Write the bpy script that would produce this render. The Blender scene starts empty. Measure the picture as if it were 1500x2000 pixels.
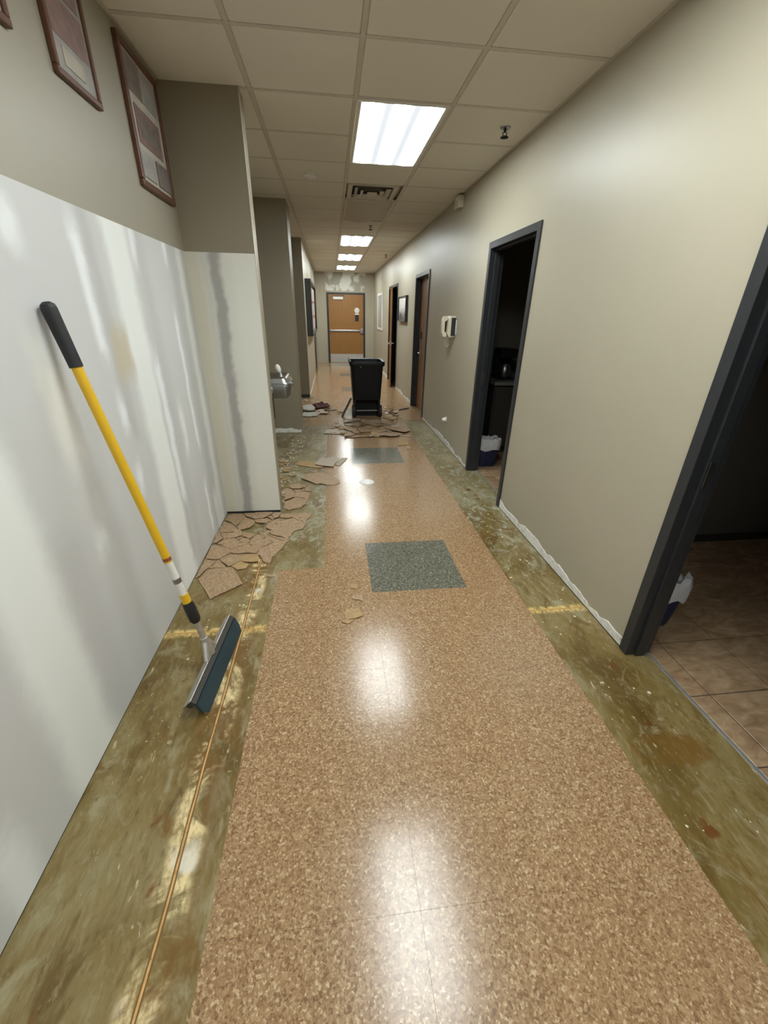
import bpy, bmesh, math, random
from mathutils import Vector, Matrix, Euler
random.seed(7)
sc = bpy.context.scene
COL = sc.collection
# ------------------------------------------------------------------ camera
def cam_basis(p, y, r):
    F = Vector((math.sin(y)*math.cos(p), math.cos(y)*math.cos(p), -math.sin(p)))
    R = Vector((math.cos(y), -math.sin(y), 0)); U = R.cross(F)
    c, s = math.cos(r), math.sin(r)
    return c*R + s*U, -s*R + c*U, F
CR, CU, CF = cam_basis(0.449902, 0.126166, 0.0197791)
cd = bpy.data.cameras.new('camera'); cam = bpy.data.objects.new('camera', cd); COL.objects.link(cam)
cd.sensor_fit = 'HORIZONTAL'; cd.sensor_width = 36.0; cd.lens = 801.4/1500*36.0
cd.clip_start = 0.02; cd.clip_end = 100
mw = Matrix.Identity(4)
for i in range(3):
    mw[i][0], mw[i][1], mw[i][2] = CR[i], CU[i], -CF[i]
mw[2][3] = 1.613
cam.matrix_world = mw
sc.camera = cam
# ------------------------------------------------------------------ world, exposure
w = bpy.data.worlds.new('world'); sc.world = w; w.use_nodes = True
w.node_tree.nodes['Background'].inputs[0].default_value = (0.5, 0.55, 0.6, 1)
w.node_tree.nodes['Background'].inputs[1].default_value = 0.0
sc.view_settings.view_transform = 'Standard'; sc.view_settings.look = 'None'
sc.view_settings.gamma = 1.0; sc.view_settings.use_curve_mapping = False
sc.view_settings.exposure = 1.35
LAMP = 8.0                      # radiance of the troffer lenses
LAMP_COL = (0.93, 1.0, 0.975)
# ------------------------------------------------------------------ dimensions
XL, XR, H = -0.967, 1.509, 2.825
WT = 0.111                      # right wall thickness
YB, YE = -4.0, 15.72            # corridor ends
# ------------------------------------------------------------------ materials
class NT:
    def __init__(s, name):
        s.m = bpy.data.materials.new(name); s.m.use_nodes = True
        s.t = s.m.node_tree; s.p = s.t.nodes['Principled BSDF']
    def n(s, typ, **kw):
        nd = s.t.nodes.new('ShaderNode'+typ)
        for k, v in kw.items():
            setattr(nd, k, v)
        return nd
    def inp(s, nd, key, v):
        if hasattr(v, 'is_output'): s.t.links.new(v, nd.inputs[key])
        elif v is not None: nd.inputs[key].default_value = v
    def pos(s):
        if not hasattr(s, '_pos'): s._pos = s.n('NewGeometry').outputs['Position']
        return s._pos
    def objc(s):
        if not hasattr(s, '_oc'): s._oc = s.n('TexCoord').outputs['Object']
        return s._oc
    def xyz(s, v=None):
        nd = s.n('SeparateXYZ'); s.inp(nd, 0, v or s.pos()); return nd.outputs
    def ma(s, op, a, b=0.0, c=None, clamp=False):
        nd = s.n('Math', operation=op, use_clamp=clamp); s.inp(nd, 0, a); s.inp(nd, 1, b)
        if c is not None: s.inp(nd, 2, c)
        return nd.outputs[0]
    def vm(s, op, a, b):
        nd = s.n('VectorMath', operation=op); s.inp(nd, 0, a); s.inp(nd, 1, b); return nd.outputs[0]
    def noise(s, v=None, scale=5, detail=3, rough=.5, dist=0, out=0):
        nd = s.n('TexNoise'); s.inp(nd, 'Vector', v or s.pos()); nd.inputs['Scale'].default_value = scale
        nd.inputs['Detail'].default_value = detail; nd.inputs['Roughness'].default_value = rough
        nd.inputs['Distortion'].default_value = dist
        return nd.outputs[out]
    def voro(s, v=None, scale=5, out='Color', rnd=1):
        nd = s.n('TexVoronoi'); s.inp(nd, 'Vector', v or s.pos()); nd.inputs['Scale'].default_value = scale
        nd.inputs['Randomness'].default_value = rnd
        return nd.outputs[out]
    def ramp(s, f, stops, interp='LINEAR'):
        nd = s.n('ValToRGB'); s.inp(nd, 0, f); cr = nd.color_ramp; cr.interpolation = interp
        while len(cr.elements) < len(stops): cr.elements.new(.5)
        for e, (p, c) in zip(cr.elements, stops):
            e.position = p; e.color = c if len(c) == 4 else (*c, 1)
        return nd.outputs[0]
    def sm(s, v, a, b):                        # smoothstep 0..1 from a to b
        nd = s.n('MapRange', interpolation_type='SMOOTHSTEP'); s.inp(nd, 0, v)
        nd.inputs[1].default_value = a; nd.inputs[2].default_value = b
        return nd.outputs[0]
    def mix(s, f, a, b, mode='MIX'):
        nd = s.n('Mix', data_type='RGBA', blend_type=mode); s.inp(nd, 0, f)
        for k, v in ((6, a), (7, b)):
            s.inp(nd, k, v if hasattr(v, 'is_output') else (*v[:3], 1))
        return nd.outputs[2]
    def map(s, v, scale=(1, 1, 1), loc=(0, 0, 0)):
        nd = s.n('Mapping'); s.inp(nd, 0, v); nd.inputs['Scale'].default_value = scale
        nd.inputs['Location'].default_value = loc; return nd.outputs[0]
    def bump(s, h, strength=.2, dist=.01):
        nd = s.n('Bump'); s.inp(nd, 'Height', h); nd.inputs['Strength'].default_value = strength
        nd.inputs['Distance'].default_value = dist
        s.t.links.new(nd.outputs[0], s.p.inputs['Normal'])
    def set(s, col=None, rough=None, metal=None, spec=None):
        if col is not None: s.inp(s.p, 'Base Color', col if hasattr(col, 'is_output') else (*col[:3], 1))
        if rough is not None: s.inp(s.p, 'Roughness', rough)
        if metal is not None: s.inp(s.p, 'Metallic', metal)
        if spec is not None: s.inp(s.p, 'Specular IOR Level', spec)
        return s.m

def plain(name, col, rough=.5, metal=0, spec=.5, var=.12, scale=14, bump=0.0):
    t = NT(name); f = t.noise(t.objc(), scale, 4)
    c = t.mix(f, [x*(1-var) for x in col], [min(1, x*(1+var)) for x in col])
    if bump: t.bump(t.noise(t.objc(), scale*12, 2), bump, .002)
    return t.set(c, rough, metal, spec)

M = {}
def wall_paint(name, col, rough=.40):
    t = NT(name)
    f = t.noise(None, 1.6, 4); g = t.noise(None, 9, 3)
    c = t.mix(f, [x*.93 for x in col], [x*1.05 for x in col])
    c = t.mix(t.ma('MULTIPLY', g, .10), c, [x*1.2 for x in col])
    t.bump(t.noise(None, 260, 2), .06, .002)
    return t.set(c, rough, 0, .5)
TAN = (0.430, 0.390, 0.300)
M['tan'] = wall_paint('tan_wall_paint', TAN)
M['tan_dark'] = wall_paint('taupe_pillar_paint', (0.275, 0.237, 0.175), .45)
M['tan_left'] = wall_paint('tan_left_wall_paint', (0.345, 0.312, 0.250), .45)  # same tan paint, darkened to tone down the overhead light on it
M['room'] = wall_paint('dimmed_side_room_paint', (0.16, 0.14, 0.115), .7)  # dark tone puts the dimness of the unlit rooms into the colour
M['ceil'] = NT('acoustic_tile')
def _c():
    t = M['ceil']; oi = t.n('ObjectInfo').outputs['Random']
    c = t.mix(t.noise(None, 220, 2), (.70, .66, .585), (.80, .76, .68))
    c = t.mix(t.ma('MULTIPLY', oi, .25), c, (.64, .60, .52))
    t.bump(t.noise(None, 300, 3), .25, .003); return t.set(c, .9, 0, .2)
M['ceil'] = _c()
M['tbar'] = plain('grid_enamel', (.58, .535, .46), .5)
M['white_metal'] = plain('white_enamel', (.72, .70, .66), .35, var=.05)
M['black_frame'] = plain('charcoal_door_enamel', (.028, .030, .034), .38, var=.2, bump=.05)
M['black_plastic'] = plain('black_bin_plastic', (.0055, .006, .0075), .45, spec=.3, var=.2, bump=.1)
M['black_rubber'] = plain('black_grip_rubber', (.016, .017, .02), .6, var=.2)
M['chrome'] = plain('brushed_steel', (.55, .55, .56), .28, 1, var=.15)
M['steel_dark'] = plain('dull_steel', (.32, .33, .335), .35, 1, var=.2)
M['alu'] = plain('worn_aluminium', (.60, .59, .57), .42, .8, var=.2, scale=60)
M['blade'] = plain('blue_black_squeegee_rubber', (.020, .045, .062), .45, var=.2)
M['yellow'] = plain('yellow_fibreglass', (.78, .47, .02), .38, var=.08)
M['white'] = plain('white_plastic', (.78, .77, .73), .45, var=.05)
M['beige'] = plain('beige_phone_plastic', (.62, .57, .44), .42, var=.06)
M['red'] = plain('red_print', (.30, .08, .05), .5)
M['wood_frame'] = plain('reddish_frame_wood', (.115, .045, .024), .4, var=.4, scale=40)
M['mat_board'] = plain('pale_mat_board', (.48, .44, .38), .7)
M['photo_a'] = plain('mauve_photo_print', (.26, .17, .165), .3, var=.5, scale=28)
M['photo_b'] = plain('dark_photo_print', (.20, .17, .16), .3, var=.55, scale=36)
M['photo_c'] = plain('greyish_photo_print', (.36, .345, .34), .3, var=.4, scale=20)
M['navy'] = plain('navy_bin_plastic', (.010, .018, .07), .4)
M['liner'] = plain('white_bin_liner', (.62, .62, .65), .35, var=.2, scale=30, bump=.3)
M['counter'] = plain('dark_cabinet_laminate', (.05, .042, .036), .5)
M['counter_top'] = plain('grey_counter_laminate', (.20, .19, .18), .35)
M['dark_red'] = plain('dark_red_cloth', (.075, .012, .014), .8, var=.5, scale=60)
M['green'] = plain('green_strip', (.03, .09, .03), .6)
M['grey_piece'] = plain('grey_plaster_piece', (.42, .40, .35), .8, var=.2)
M['dark_strip'] = plain('dark_vinyl_base', (.045, .042, .036), .5)
M['crumb'] = plain('plaster_crumbs', (.66, .58, .44), .9, var=.3, scale=80)
M['gap'] = plain('shadow_gap_black', (.02, .02, .02), .9)  # black stands in for shade in gaps; also sprinkler and recess parts
def wood(name, a, b, rough=.35, ax=2):
    t = NT(name); s = [9, 9, 9]; s[ax] = .55
    v = t.map(t.pos(), tuple(s)); f = t.noise(v, 3.2, 6, .6, .8)
    g = t.noise(t.map(t.pos(), tuple(x*5 for x in s)), 3, 3)
    c = t.mix(f, a, b); c = t.mix(t.ma('MULTIPLY', g, .35), c, [x*.72 for x in a])
    t.bump(g, .05, .002); return t.set(c, rough, 0, .5)
M['door_wood'] = wood('honey_veneer', (.25, .115, .030), (.40, .20, .060))
M['door_wood_dark'] = wood('red_brown_veneer', (.16, .07, .032), (.25, .12, .055))
# vinyl composition tile: chips pressed into a tan or grey ground
def vct(name, stops, obj=False, rough=.20, dust=0.0):
    t = NT(name)
    if obj:
        oi = t.n('ObjectInfo').outputs['Random']
        cb = t.n('CombineXYZ'); t.inp(cb, 0, t.ma('MULTIPLY', oi, 37.0)); t.inp(cb, 1, t.ma('MULTIPLY', oi, 11.0))
        v = t.vm('ADD', t.objc(), cb.outputs[0])
    else: v = t.pos()
    d = t.n('TexNoise'); t.inp(d, 'Vector', v); d.inputs['Scale'].default_value = 60; d.inputs['Detail'].default_value = 2
    off = t.vm('MULTIPLY', d.outputs['Color'], (.010, .010, 0)); vv = t.vm('ADD', v, off)
    c1 = t.voro(t.map(vv, (1, 1, .02)), 140); c2 = t.voro(t.map(vv, (1, 1, .02), (3.1, 1.7, 0)), 210)
    f = t.ma('ADD', t.ma('MULTIPLY', t.xyz(c1)[0], .62), t.ma('MULTIPLY', t.xyz(c2)[1], .38))
    c = t.ramp(f, stops)
    rnd = t.n('ObjectInfo').outputs['Random']
    c = t.mix(t.ma('MULTIPLY', rnd, .16), c, stops[1][1])
    if dust: c = t.mix(t.ma('MULTIPLY', t.noise(v, 9, 4), dust), c, (.46, .38, .29))
    r = t.ma('ADD', t.ma('MULTIPLY', t.noise(v, 5, 4), .10), rough-.05)
    t.bump(t.noise(v, 35, 2), .012, .002)
    return t.set(c, r, 0, .5)
TANS = [(.12, (.20, .110, .055)), (.38, (.30, .180, .092)), (.58, (.365, .228, .122)), (.76, (.43, .285, .160)), (.92, (.60, .46, .29))]
GREYS = [(.12, (.062, .060, .045)), (.38, (.112, .110, .084)), (.58, (.155, .152, .118)), (.76, (.20, .197, .155)), (.92, (.36, .345, .28))]
M['vct'] = vct('tan_speckled_vinyl_tile', TANS)
M['vct_grey'] = vct('grey_speckled_vinyl_tile', GREYS)
M['shard'] = vct('tan_tile_shard', TANS, True, .58, .30)
M['shard_back'] = plain('tile_shard_underside', (.40, .26, .12), .7, var=.35, scale=25)
M['shard_pale'] = plain('pale_dusty_tile_shard', (.40, .32, .24), .55, var=.25, scale=25)
def room_tile():
    t = NT('brown_ceramic_tile'); oi = t.n('ObjectInfo').outputs['Random']
    v = t.vm('ADD', t.pos(), (0, 0, 0)); f = t.noise(t.map(v, (1, 2.2, 1)), 7, 6, .62, 1.2)
    c = t.ramp(f, [(.25, (.17, .095, .045)), (.5, (.36, .235, .135)), (.75, (.52, .39, .25))])
    c = t.mix(t.ma('MULTIPLY', oi, .25), c, (.26, .17, .10))
    t.bump(f, .06, .004); return t.set(c, .38, 0, .5)
M['room_tile'] = room_tile()
M['grout'] = plain('dark_grout', (.05, .04, .032), .8)
def concrete():
    t = NT('stained_concrete'); x, y, z = t.xyz()
    st = t.map(t.pos(), (1, .55, 1))
    n1 = t.noise(st, 2.3, 6, .62, .6); n2 = t.noise(t.map(t.pos(), (1, .5, 1), (4, 7, 0)), 5.5, 6, .65, .8)
    n3 = t.noise(t.map(t.pos(), (1.6, .5, 1), (9, 2, 0)), 13, 5, .6, .5)
    c = t.ramp(n1, [(.30, (.100, .064, .016)), (.44, (.175, .128, .045)), (.55, (.235, .188, .086)), (.70, (.33, .305, .200))])
    c = t.mix(t.ma('MULTIPLY', t.sm(n2, .52, .70), .75), c, (.34, .325, .24))
    c = t.mix(t.ma('MULTIPLY', t.sm(n2, .46, .30), .75), c, (.115, .070, .016))
    c = t.mix(t.ma('MULTIPLY', t.sm(n3, .58, .80), .55), c, (.42, .39, .30))
    c = t.mix(t.ma('MULTIPLY', t.sm(n3, .40, .24), .5), c, (.110, .075, .020))
    n5 = t.noise(t.map(t.pos(), (2.2, .7, 1), (5, 1, 0)), 22, 6, .7, .7)
    c = t.mix(t.ma('MULTIPLY', t.sm(n5, .52, .68), .50), c, (.40, .375, .28))
    c = t.mix(t.ma('MULTIPLY', t.sm(n5, .46, .30), .60), c, (.090, .060, .018))
    n6 = t.noise(t.map(t.pos(), (1, .6, 1), (8, 4, 0)), 3.4, 5, .6, 1.5)
    c = t.mix(t.ma('MULTIPLY', t.sm(n6, .55, .66), .70), c, (.175, .095, .020))
    n7 = t.noise(t.map(t.pos(), (1, .8, 1), (1, 9, 0)), 4.6, 6, .65, 1.2)
    c = t.mix(t.ma('MULTIPLY', t.sm(n7, .56, .70), .70), c, (.40, .39, .315))
    # scraped pale patches of old thin-set in the stretch where tile came up
    sc1 = t.noise(t.map(t.pos(), (1, .8, 1), (1, 5, 0)), 9, 7, .7, 1.4)
    yy = t.ma('MULTIPLY', t.sm(y, 2.3, 2.8), t.sm(y, 7.6, 5.2))
    c = t.mix(t.ma('MULTIPLY', t.ma('MULTIPLY', t.sm(sc1, .50, .66), yy), .8), c, (.40, .41, .36))
    sp = t.noise(t.map(t.pos(), (1, .45, 1), (6, 3, 0)), 30, 4, .6, .5)
    c = t.mix(t.ma('MULTIPLY', t.sm(sp, .66, .72), .8), c, (.62, .58, .47))
    # rust blots
    ru = t.noise(t.map(t.pos(), (1.3, .8, 1), (2, 8, 0)), 6.5, 3, .5)
    c = t.mix(t.ma('MULTIPLY', t.sm(ru, .665, .72), .85), c, (.155, .055, .014))
    c = t.mix(t.ma('ADD', t.ma('MULTIPLY', t.sm(y, 3.6, 1.4), .75), .25), c, (.92, .83, .66), 'MULTIPLY')      # overall brown-olive cast of the old adhesive
    # control joints: one along the left strip, one across the corridor, with bloom beside them
    wob = t.ma('MULTIPLY', t.ma('SUBTRACT', t.noise(None, 7, 4), .5), .05)
    wob2 = t.ma('MULTIPLY', t.ma('SUBTRACT', t.noise(None, 2.2, 3), .5), .02)
    jx = t.ma('ABSOLUTE', t.ma('ADD', t.ma('ADD', x, .553), wob2))
    bl = t.ma('ABSOLUTE', t.ma('ADD', t.ma('ADD', x, .545), wob))
    pres = t.sm(t.noise(t.map(t.pos(), (.75, 1, 1)), 4.2, 5, .65, .8), .47, .58)
    bw = t.ma('MULTIPLY', t.sm(bl, .075, .030), pres)
    lim = t.ma('MULTIPLY', t.sm(y, 3.3, 2.9), t.sm(x, .2, 0))
    fine = t.sm(t.noise(t.map(t.pos(), (1, .5, 1)), 40, 5, .7), .38, .60)
    c = t.mix(t.ma('MULTIPLY', t.ma('MULTIPLY', t.ma('MULTIPLY', t.sm(bl, .12, .02), lim), t.sm(n2, .42, .56)), .75), c, (.165, .080, .018))
    c = t.mix(t.ma('MULTIPLY', t.ma('MULTIPLY', bw, lim), t.ma('ADD', t.ma('MULTIPLY', fine, .75), .25)), c, (.78, .62, .34))
    wp = t.sm(t.noise(t.map(t.pos(), (.5, .8, 1), (3, 3, 0)), 6.0, 3), .60, .70)
    c = t.mix(t.ma('MULTIPLY', t.ma('MULTIPLY', t.sm(bl, .07, .03), lim), t.ma('MULTIPLY', wp, .85)), c, (.72, .68, .58))
    jy = t.ma('ABSOLUTE', t.ma('ADD', t.ma('ADD', y, -1.868), t.ma('MULTIPLY', wob, .35)))
    jr = t.ma('MULTIPLY', t.sm(jy, .045, .012), t.ma('MULTIPLY', fine, .9))
    c = t.mix(jr, c, (.74, .53, .20))
    c = t.mix(t.ma('MULTIPLY', t.sm(jx, .010, .006), lim), c, (.16, .085, .024))
    c = t.mix(t.ma('MULTIPLY', t.ma('MULTIPLY', t.sm(jx, .0042, .0022), lim), t.sm(n5, .25, .55)), c, (.68, .40, .15))
    c = t.mix(t.sm(jy, .0075, .004), c, (.50, .28, .09))
    r = t.ma('ADD', t.ma('MULTIPLY', n5, .35), .20)
    hh = t.ma('ADD', t.ma('MULTIPLY', n3, .6), t.ma('MULTIPLY', bw, .5)); t.bump(hh, .35, .006)
    return t.set(c, r, 0, .38)
M['concrete'] = concrete()
# primed lower board of the left wall with joint-compound streaks and grey bands (y centre, z low, z high, half width, feather, colour, strength)
def board_mat(name, axis, base, patches):
    t = NT(name); xs = t.xyz(); a = xs[axis]; z = xs[2]
    nz = t.noise(None, 6, 4); n2 = t.noise(None, 28, 3)
    wob = t.ma('ADD', t.ma('MULTIPLY', t.ma('SUBTRACT', nz, .5), .07), t.ma('MULTIPLY', t.ma('SUBTRACT', n2, .5), .02))
    aw = t.ma('ADD', a, wob); zw = t.ma('ADD', z, t.ma('MULTIPLY', wob, 2.0))
    c = t.mix(t.noise(None, 2.2, 4), [v*.95 for v in base], [v*1.04 for v in base])
    for (yc, z0, z1, hw, fe, col, st) in patches:
        d = t.ma('ABSOLUTE', t.ma('SUBTRACT', aw, yc))
        m = t.sm(d, hw+fe, max(hw-fe, .0))
        if z0 > .02: m = t.ma('MULTIPLY', m, t.sm(zw, z0-.05, z0+.09))
        if z1 < 1.95: m = t.ma('MULTIPLY', m, t.sm(zw, z1+.05, z1-.09))
        c = t.mix(t.ma('MULTIPLY', m, st), c, col)
    t.bump(n2, .04, .003)
    return t.set(c, .55, 0, .4)
WH, CR_, GY, TN = (.90, .92, .95), (.88, .90, .89), (.47, .465, .465), (.58, .51, .36)
M['board'] = board_mat('primed_board_left', 1, (.645, .645, .65), [
    (2.36, 0, 3, .125, .05, CR_, .95), (1.15, 0, 1.30, .135, .06, CR_, .95), (0.40, 0, 1.2, .16, .08, CR_, .7), (3.25, 0, 3, .05, .03, CR_, .8),
    (2.10, 1.0, 3, .045, .04, GY, .55), (2.50, .1, 1.2, .03, .03, GY, .5), (2.62, 0, 3, .06, .06, GY, .35), (3.10, 0, 3, .06, .05, GY, .45), (1.72, .0, 1.4, .05, .05, GY, .35), (1.40, .0, .9, .08, .06, GY, .3),
    (2.00, 1.40, 1.93, .035, .03, WH, .9), (2.54, 1.80, 1.95, .03, .025, WH, .8), (2.99, 1.84, 1.96, .03, .025, WH, .8),
    (2.98, .70, 1.60, .022, .02, WH, .9), (2.53, .50, 1.38, .035, .025, WH, .9), (2.03, 1.08, 1.27, .03, .025, WH, .85),
    (1.585, 1.05, 1.56, .06, .04, (.76, .76, .73), .9), (2.96, .05, .50, .025, .02, WH, .9), (1.585, .66, .80, .04, .03, WH, .7), (2.03, .78, .93, .03, .025, WH, .8),
    (1.62, 1.76, 1.92, .05, .04, WH, .8), (.74, .0, .30, .06, .05, WH, .8), (2.75, .75, 1.1, .03, .03, WH, .7), (3.15, .02, .35, .05, .03, WH, .7), (2.17, 1.29, 1.55, .085, .03, TN, .75)])
M['pboard'] = board_mat('primed_board_pillar', 0, (.74, .74, .68), [
    (-.92, 0, 3, .06, .04, (.62, .585, .47), .7), (-.84, 0, 3, .02, .02, GY, .3), (-.775, 0, 3, .036, .022, (.36, .35, .335), .9), (-.58, 0, 3, .10, .05, (.82, .82, .77), .7)])
def end_paint():
    t = NT('tan_end_wall_with_patches'); x, y, z = t.xyz()
    f = t.noise(None, 1.6, 4); c = t.mix(f, [v*.93 for v in TAN], [v*1.05 for v in TAN])
    m = t.ma('MULTIPLY', t.ma('MULTIPLY', t.sm(x, -.16, -.10), t.sm(x, 1.24, 1.18)), t.sm(z, 2.27, 2.30))
    n = t.noise(t.map(t.pos(), (1, 1, .8)), 3.4, 3)
    c = t.mix(t.ma('MULTIPLY', m, .5), c, (.36, .345, .30))
    c = t.mix(t.ma('MULTIPLY', m, t.sm(n, .46, .56)), c, (.74, .73, .67)); return t.set(c, .45, 0, .5)
M['end'] = end_paint()
def residue():
    t = NT('plaster_and_glue_residue'); n = t.noise(None, 16, 5, .65)
    c = t.ramp(n, [(.28, (.34, .31, .25)), (.40, (.70, .68, .63)), (.58, (.84, .83, .80)), (.78, (.46, .42, .35))])
    t.bump(n, .3, .004); return t.set(c, .75, 0, .3)
M['residue'] = residue()
def lens_mat(name, lit):
    t = NT(name); x = t.xyz()[0]
    u = t.ma('DIVIDE', t.ma('SUBTRACT', x, .2325), .57)
    wv = t.ma('COSINE', t.ma('MULTIPLY', t.ma('SUBTRACT', u, .17), 6.2832*3.0))
    if lit:
        t.set((.85, .85, .85), .4, 0, .5)
        band = t.ma('POWER', t.ma('ADD', t.ma('MULTIPLY', wv, .5), .5), 2.8)      # three tubes behind the prismatic sheet
        t.inp(t.p, 'Emission Color', t.mix(t.sm(band, 0, .1), (.80, .90, 1.0), LAMP_COL))
        t.inp(t.p, 'Emission Strength', t.ma('ADD', t.ma('MULTIPLY', band, LAMP*3.0), .31))
    else:
        c = t.mix(t.noise(None, 120, 2), (.40, .36, .30), (.46, .42, .35)); t.set(c, .45, 0, .5)
    return t.m
M['lens_on'] = lens_mat('lit_prismatic_lens', True)
M['lens_off'] = lens_mat('unlit_prismatic_lens', False)
def flower_print():
    t = NT('black_white_flower_print'); x, y, z = t.xyz()
    n = t.noise(t.map(t.pos(), (1, 1, 1)), 5, 2, .5, 2.0)
    f = t.ma('ADD', t.ma('MULTIPLY', n, .9), t.ma('MULTIPLY', t.sm(z, 1.52, 1.92), .45))
    c = t.ramp(f, [(.42, (.06, .06, .065)), (.55, (.34, .34, .36)), (.68, (.74, .74, .72)), (.9, (.80, .80, .77))]); return t.set(c, .3)
M['flower'] = flower_print()
# ------------------------------------------------------------------ mesh helpers
ORG = {}
class MB:
    def __init__(s): s.v = []; s.f = []
    def add(s, vs, fs):
        o = len(s.v); s.v += [tuple(v) for v in vs]; s.f += [tuple(i+o for i in f) for f in fs]; return s
    def box(s, x0, x1, y0, y1, z0, z1):
        return s.add([(x0,y0,z0),(x1,y0,z0),(x1,y1,z0),(x0,y1,z0),(x0,y0,z1),(x1,y0,z1),(x1,y1,z1),(x0,y1,z1)],
                     [(3,2,1,0),(4,5,6,7),(0,1,5,4),(1,2,6,5),(2,3,7,6),(3,0,4,7)])
    def tube(s, p, q, r0, r1=None, n=16):
        r1 = r0 if r1 is None else r1
        p, q = Vector(p), Vector(q); d = (q-p).normalized()
        a = d.orthogonal().normalized(); b = d.cross(a); vs = []
        for c, r in ((p, r0), (q, r1)):
            vs += [c + (a*math.cos(2*math.pi*i/n) + b*math.sin(2*math.pi*i/n))*r for i in range(n)]
        fs = [(i, (i+1) % n, n+(i+1) % n, n+i) for i in range(n)] + [tuple(range(n))[::-1], tuple(range(n, 2*n))]
        return s.add(vs, fs)
    def lathe(s, c, axis, prof, n=20):                 # prof: list of (dist along axis, radius)
        c, d = Vector(c), Vector(axis).normalized(); a = d.orthogonal().normalized(); b = d.cross(a); vs = []
        for h, r in prof:
            vs += [c + d*h + (a*math.cos(2*math.pi*i/n)+b*math.sin(2*math.pi*i/n))*r for i in range(n)]
        fs = []
        for k in range(len(prof)-1):
            fs += [(k*n+i, k*n+(i+1) % n, (k+1)*n+(i+1) % n, (k+1)*n+i) for i in range(n)]
        fs += [tuple(range(n))[::-1], tuple((len(prof)-1)*n+i for i in range(n))]
        return s.add(vs, fs)
    def path(s, pts, r, n=8):
        for a, b in zip(pts[:-1], pts[1:]): s.tube(a, b, r, r, n)
        return s
    def prism(s, poly, z0, z1, fn=None):               # poly xy, fn maps (x,y,z)
        n = len(poly); vs = [(x, y, z0) for x, y in poly] + [(x, y, z1) for x, y in poly]
        if fn: vs = [fn(*v) for v in vs]
        return s.add(vs, [tuple(range(n))[::-1], tuple(range(n, 2*n))] + [(i, (i+1) % n, n+(i+1) % n, n+i) for i in range(n)])
    def loft(s, rings, cap=True):
        n = len(rings[0]); vs = [p for r in rings for p in r]; fs = []
        for k in range(len(rings)-1):
            fs += [(k*n+i, k*n+(i+1) % n, (k+1)*n+(i+1) % n, (k+1)*n+i) for i in range(n)]
        if cap: fs += [tuple(range(n))[::-1], tuple((len(rings)-1)*n+i for i in range(n))]
        return s.add(vs, fs)
    def build(s, name, mat, parent=None, bevel=0, smooth=False, seg=2):
        me = bpy.data.meshes.new(name)
        org = ORG.get(parent.name, (0, 0, 0)) if parent else (0, 0, 0)
        if not parent and s.v:
            xs, ys, zs = zip(*s.v); org = ((min(xs)+max(xs))/2, (min(ys)+max(ys))/2, min(zs))
        me.from_pydata([(x-org[0], y-org[1], z-org[2]) for x, y, z in s.v], [], s.f)
        bm = bmesh.new(); bm.from_mesh(me)
        bmesh.ops.recalc_face_normals(bm, faces=bm.faces)
        if bevel: bmesh.ops.bevel(bm, geom=[e for e in bm.edges if len(e.link_faces) == 2 and e.calc_face_angle(0) > .5], offset=bevel, segments=seg, profile=.5, affect='EDGES')
        bm.to_mesh(me); bm.free()
        if smooth:
            for p in me.polygons: p.use_smooth = True
            me.set_sharp_from_angle(angle=math.radians(35))
        me.materials.append(M[mat] if isinstance(mat, str) else mat)
        o = bpy.data.objects.new(name, me); COL.objects.link(o)
        if parent: o.parent = parent
        else: o.location = org
        ORG[o.name] = org
        return o
def box(*a): return MB().box(*a)
def thing(name, label, cat, loc, group=None):
    o = bpy.data.objects.new(name, None); COL.objects.link(o); o.location = loc; o.empty_display_size = .05
    ORG[o.name] = tuple(loc); return tag(o, label, cat, group)
def tag(o, label, cat, group=None):
    o['label'] = label; o['category'] = cat
    if group: o['group'] = group
    return o
def struct(o, label=None):
    o['kind'] = 'structure'
    if label: o['label'] = label
    return o
# ------------------------------------------------------------------ floor
fl = struct(box(-1.3, 1.62, YB-.1, YE+.1, -.08, 0).build('floor', 'concrete'), 'stained bare concrete corridor floor')
TX = [-.415 + .3108*i for i in range(6)]; TD = .3135; TY = 2.135; TH = .0032
meshes = {}
def tile_obj(x0, x1, y0, y1, mat):
    key = (round(x1-x0, 3), mat)
    g = .00014
    if key not in meshes:
        b = MB(); hx, hy = (x1-x0)/2-g, (y1-y0)/2-g; e = .00025
        b.loft([[(-hx,-hy,0),(hx,-hy,0),(hx,hy,0),(-hx,hy,0)], [(-hx,-hy,TH-.0008),(hx,-hy,TH-.0008),(hx,hy,TH-.0008),(-hx,hy,TH-.0008)],
                [(-hx+e,-hy+e,TH),(hx-e,-hy+e,TH),(hx-e,hy-e,TH),(-hx+e,hy-e,TH)]])
        me = bpy.data.meshes.new('floor_tile'); me.from_pydata(b.v, [], b.f); me.materials.append(M[mat]); meshes[key] = me
    o = bpy.data.objects.new('floor_tile', meshes[key]); COL.objects.link(o); o.parent = fl
    oo = ORG['floor']
    o.location = ((x0+x1)/2-oo[0], (y0+y1)/2-oo[1], .0002-oo[2])
def is_grey(k, c): return c in (2, 3) and (k % 8) in (0, 1)
for k in range(-7, 26):
    y0 = TY+TD*k; y1 = y0+TD
    for c in range(5):
        if c == 0 and 1 <= k <= 13: continue
        tile_obj(TX[c], TX[c+1], y0, y1, 'vct_grey' if is_grey(k, c) else 'vct')
    if k >= 15: tile_obj(TX[5], XR-.004, y0, y1, 'vct')
    if 15 <= k <= 20:
        tile_obj(TX[0]-.3108, TX[0], y0, y1, 'vct'); tile_obj(XL+.004, TX[0]-.3108, y0, y1, 'vct')
    if k > 21: tile_obj(-.474, TX[0], y0, y1, 'vct')
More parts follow.
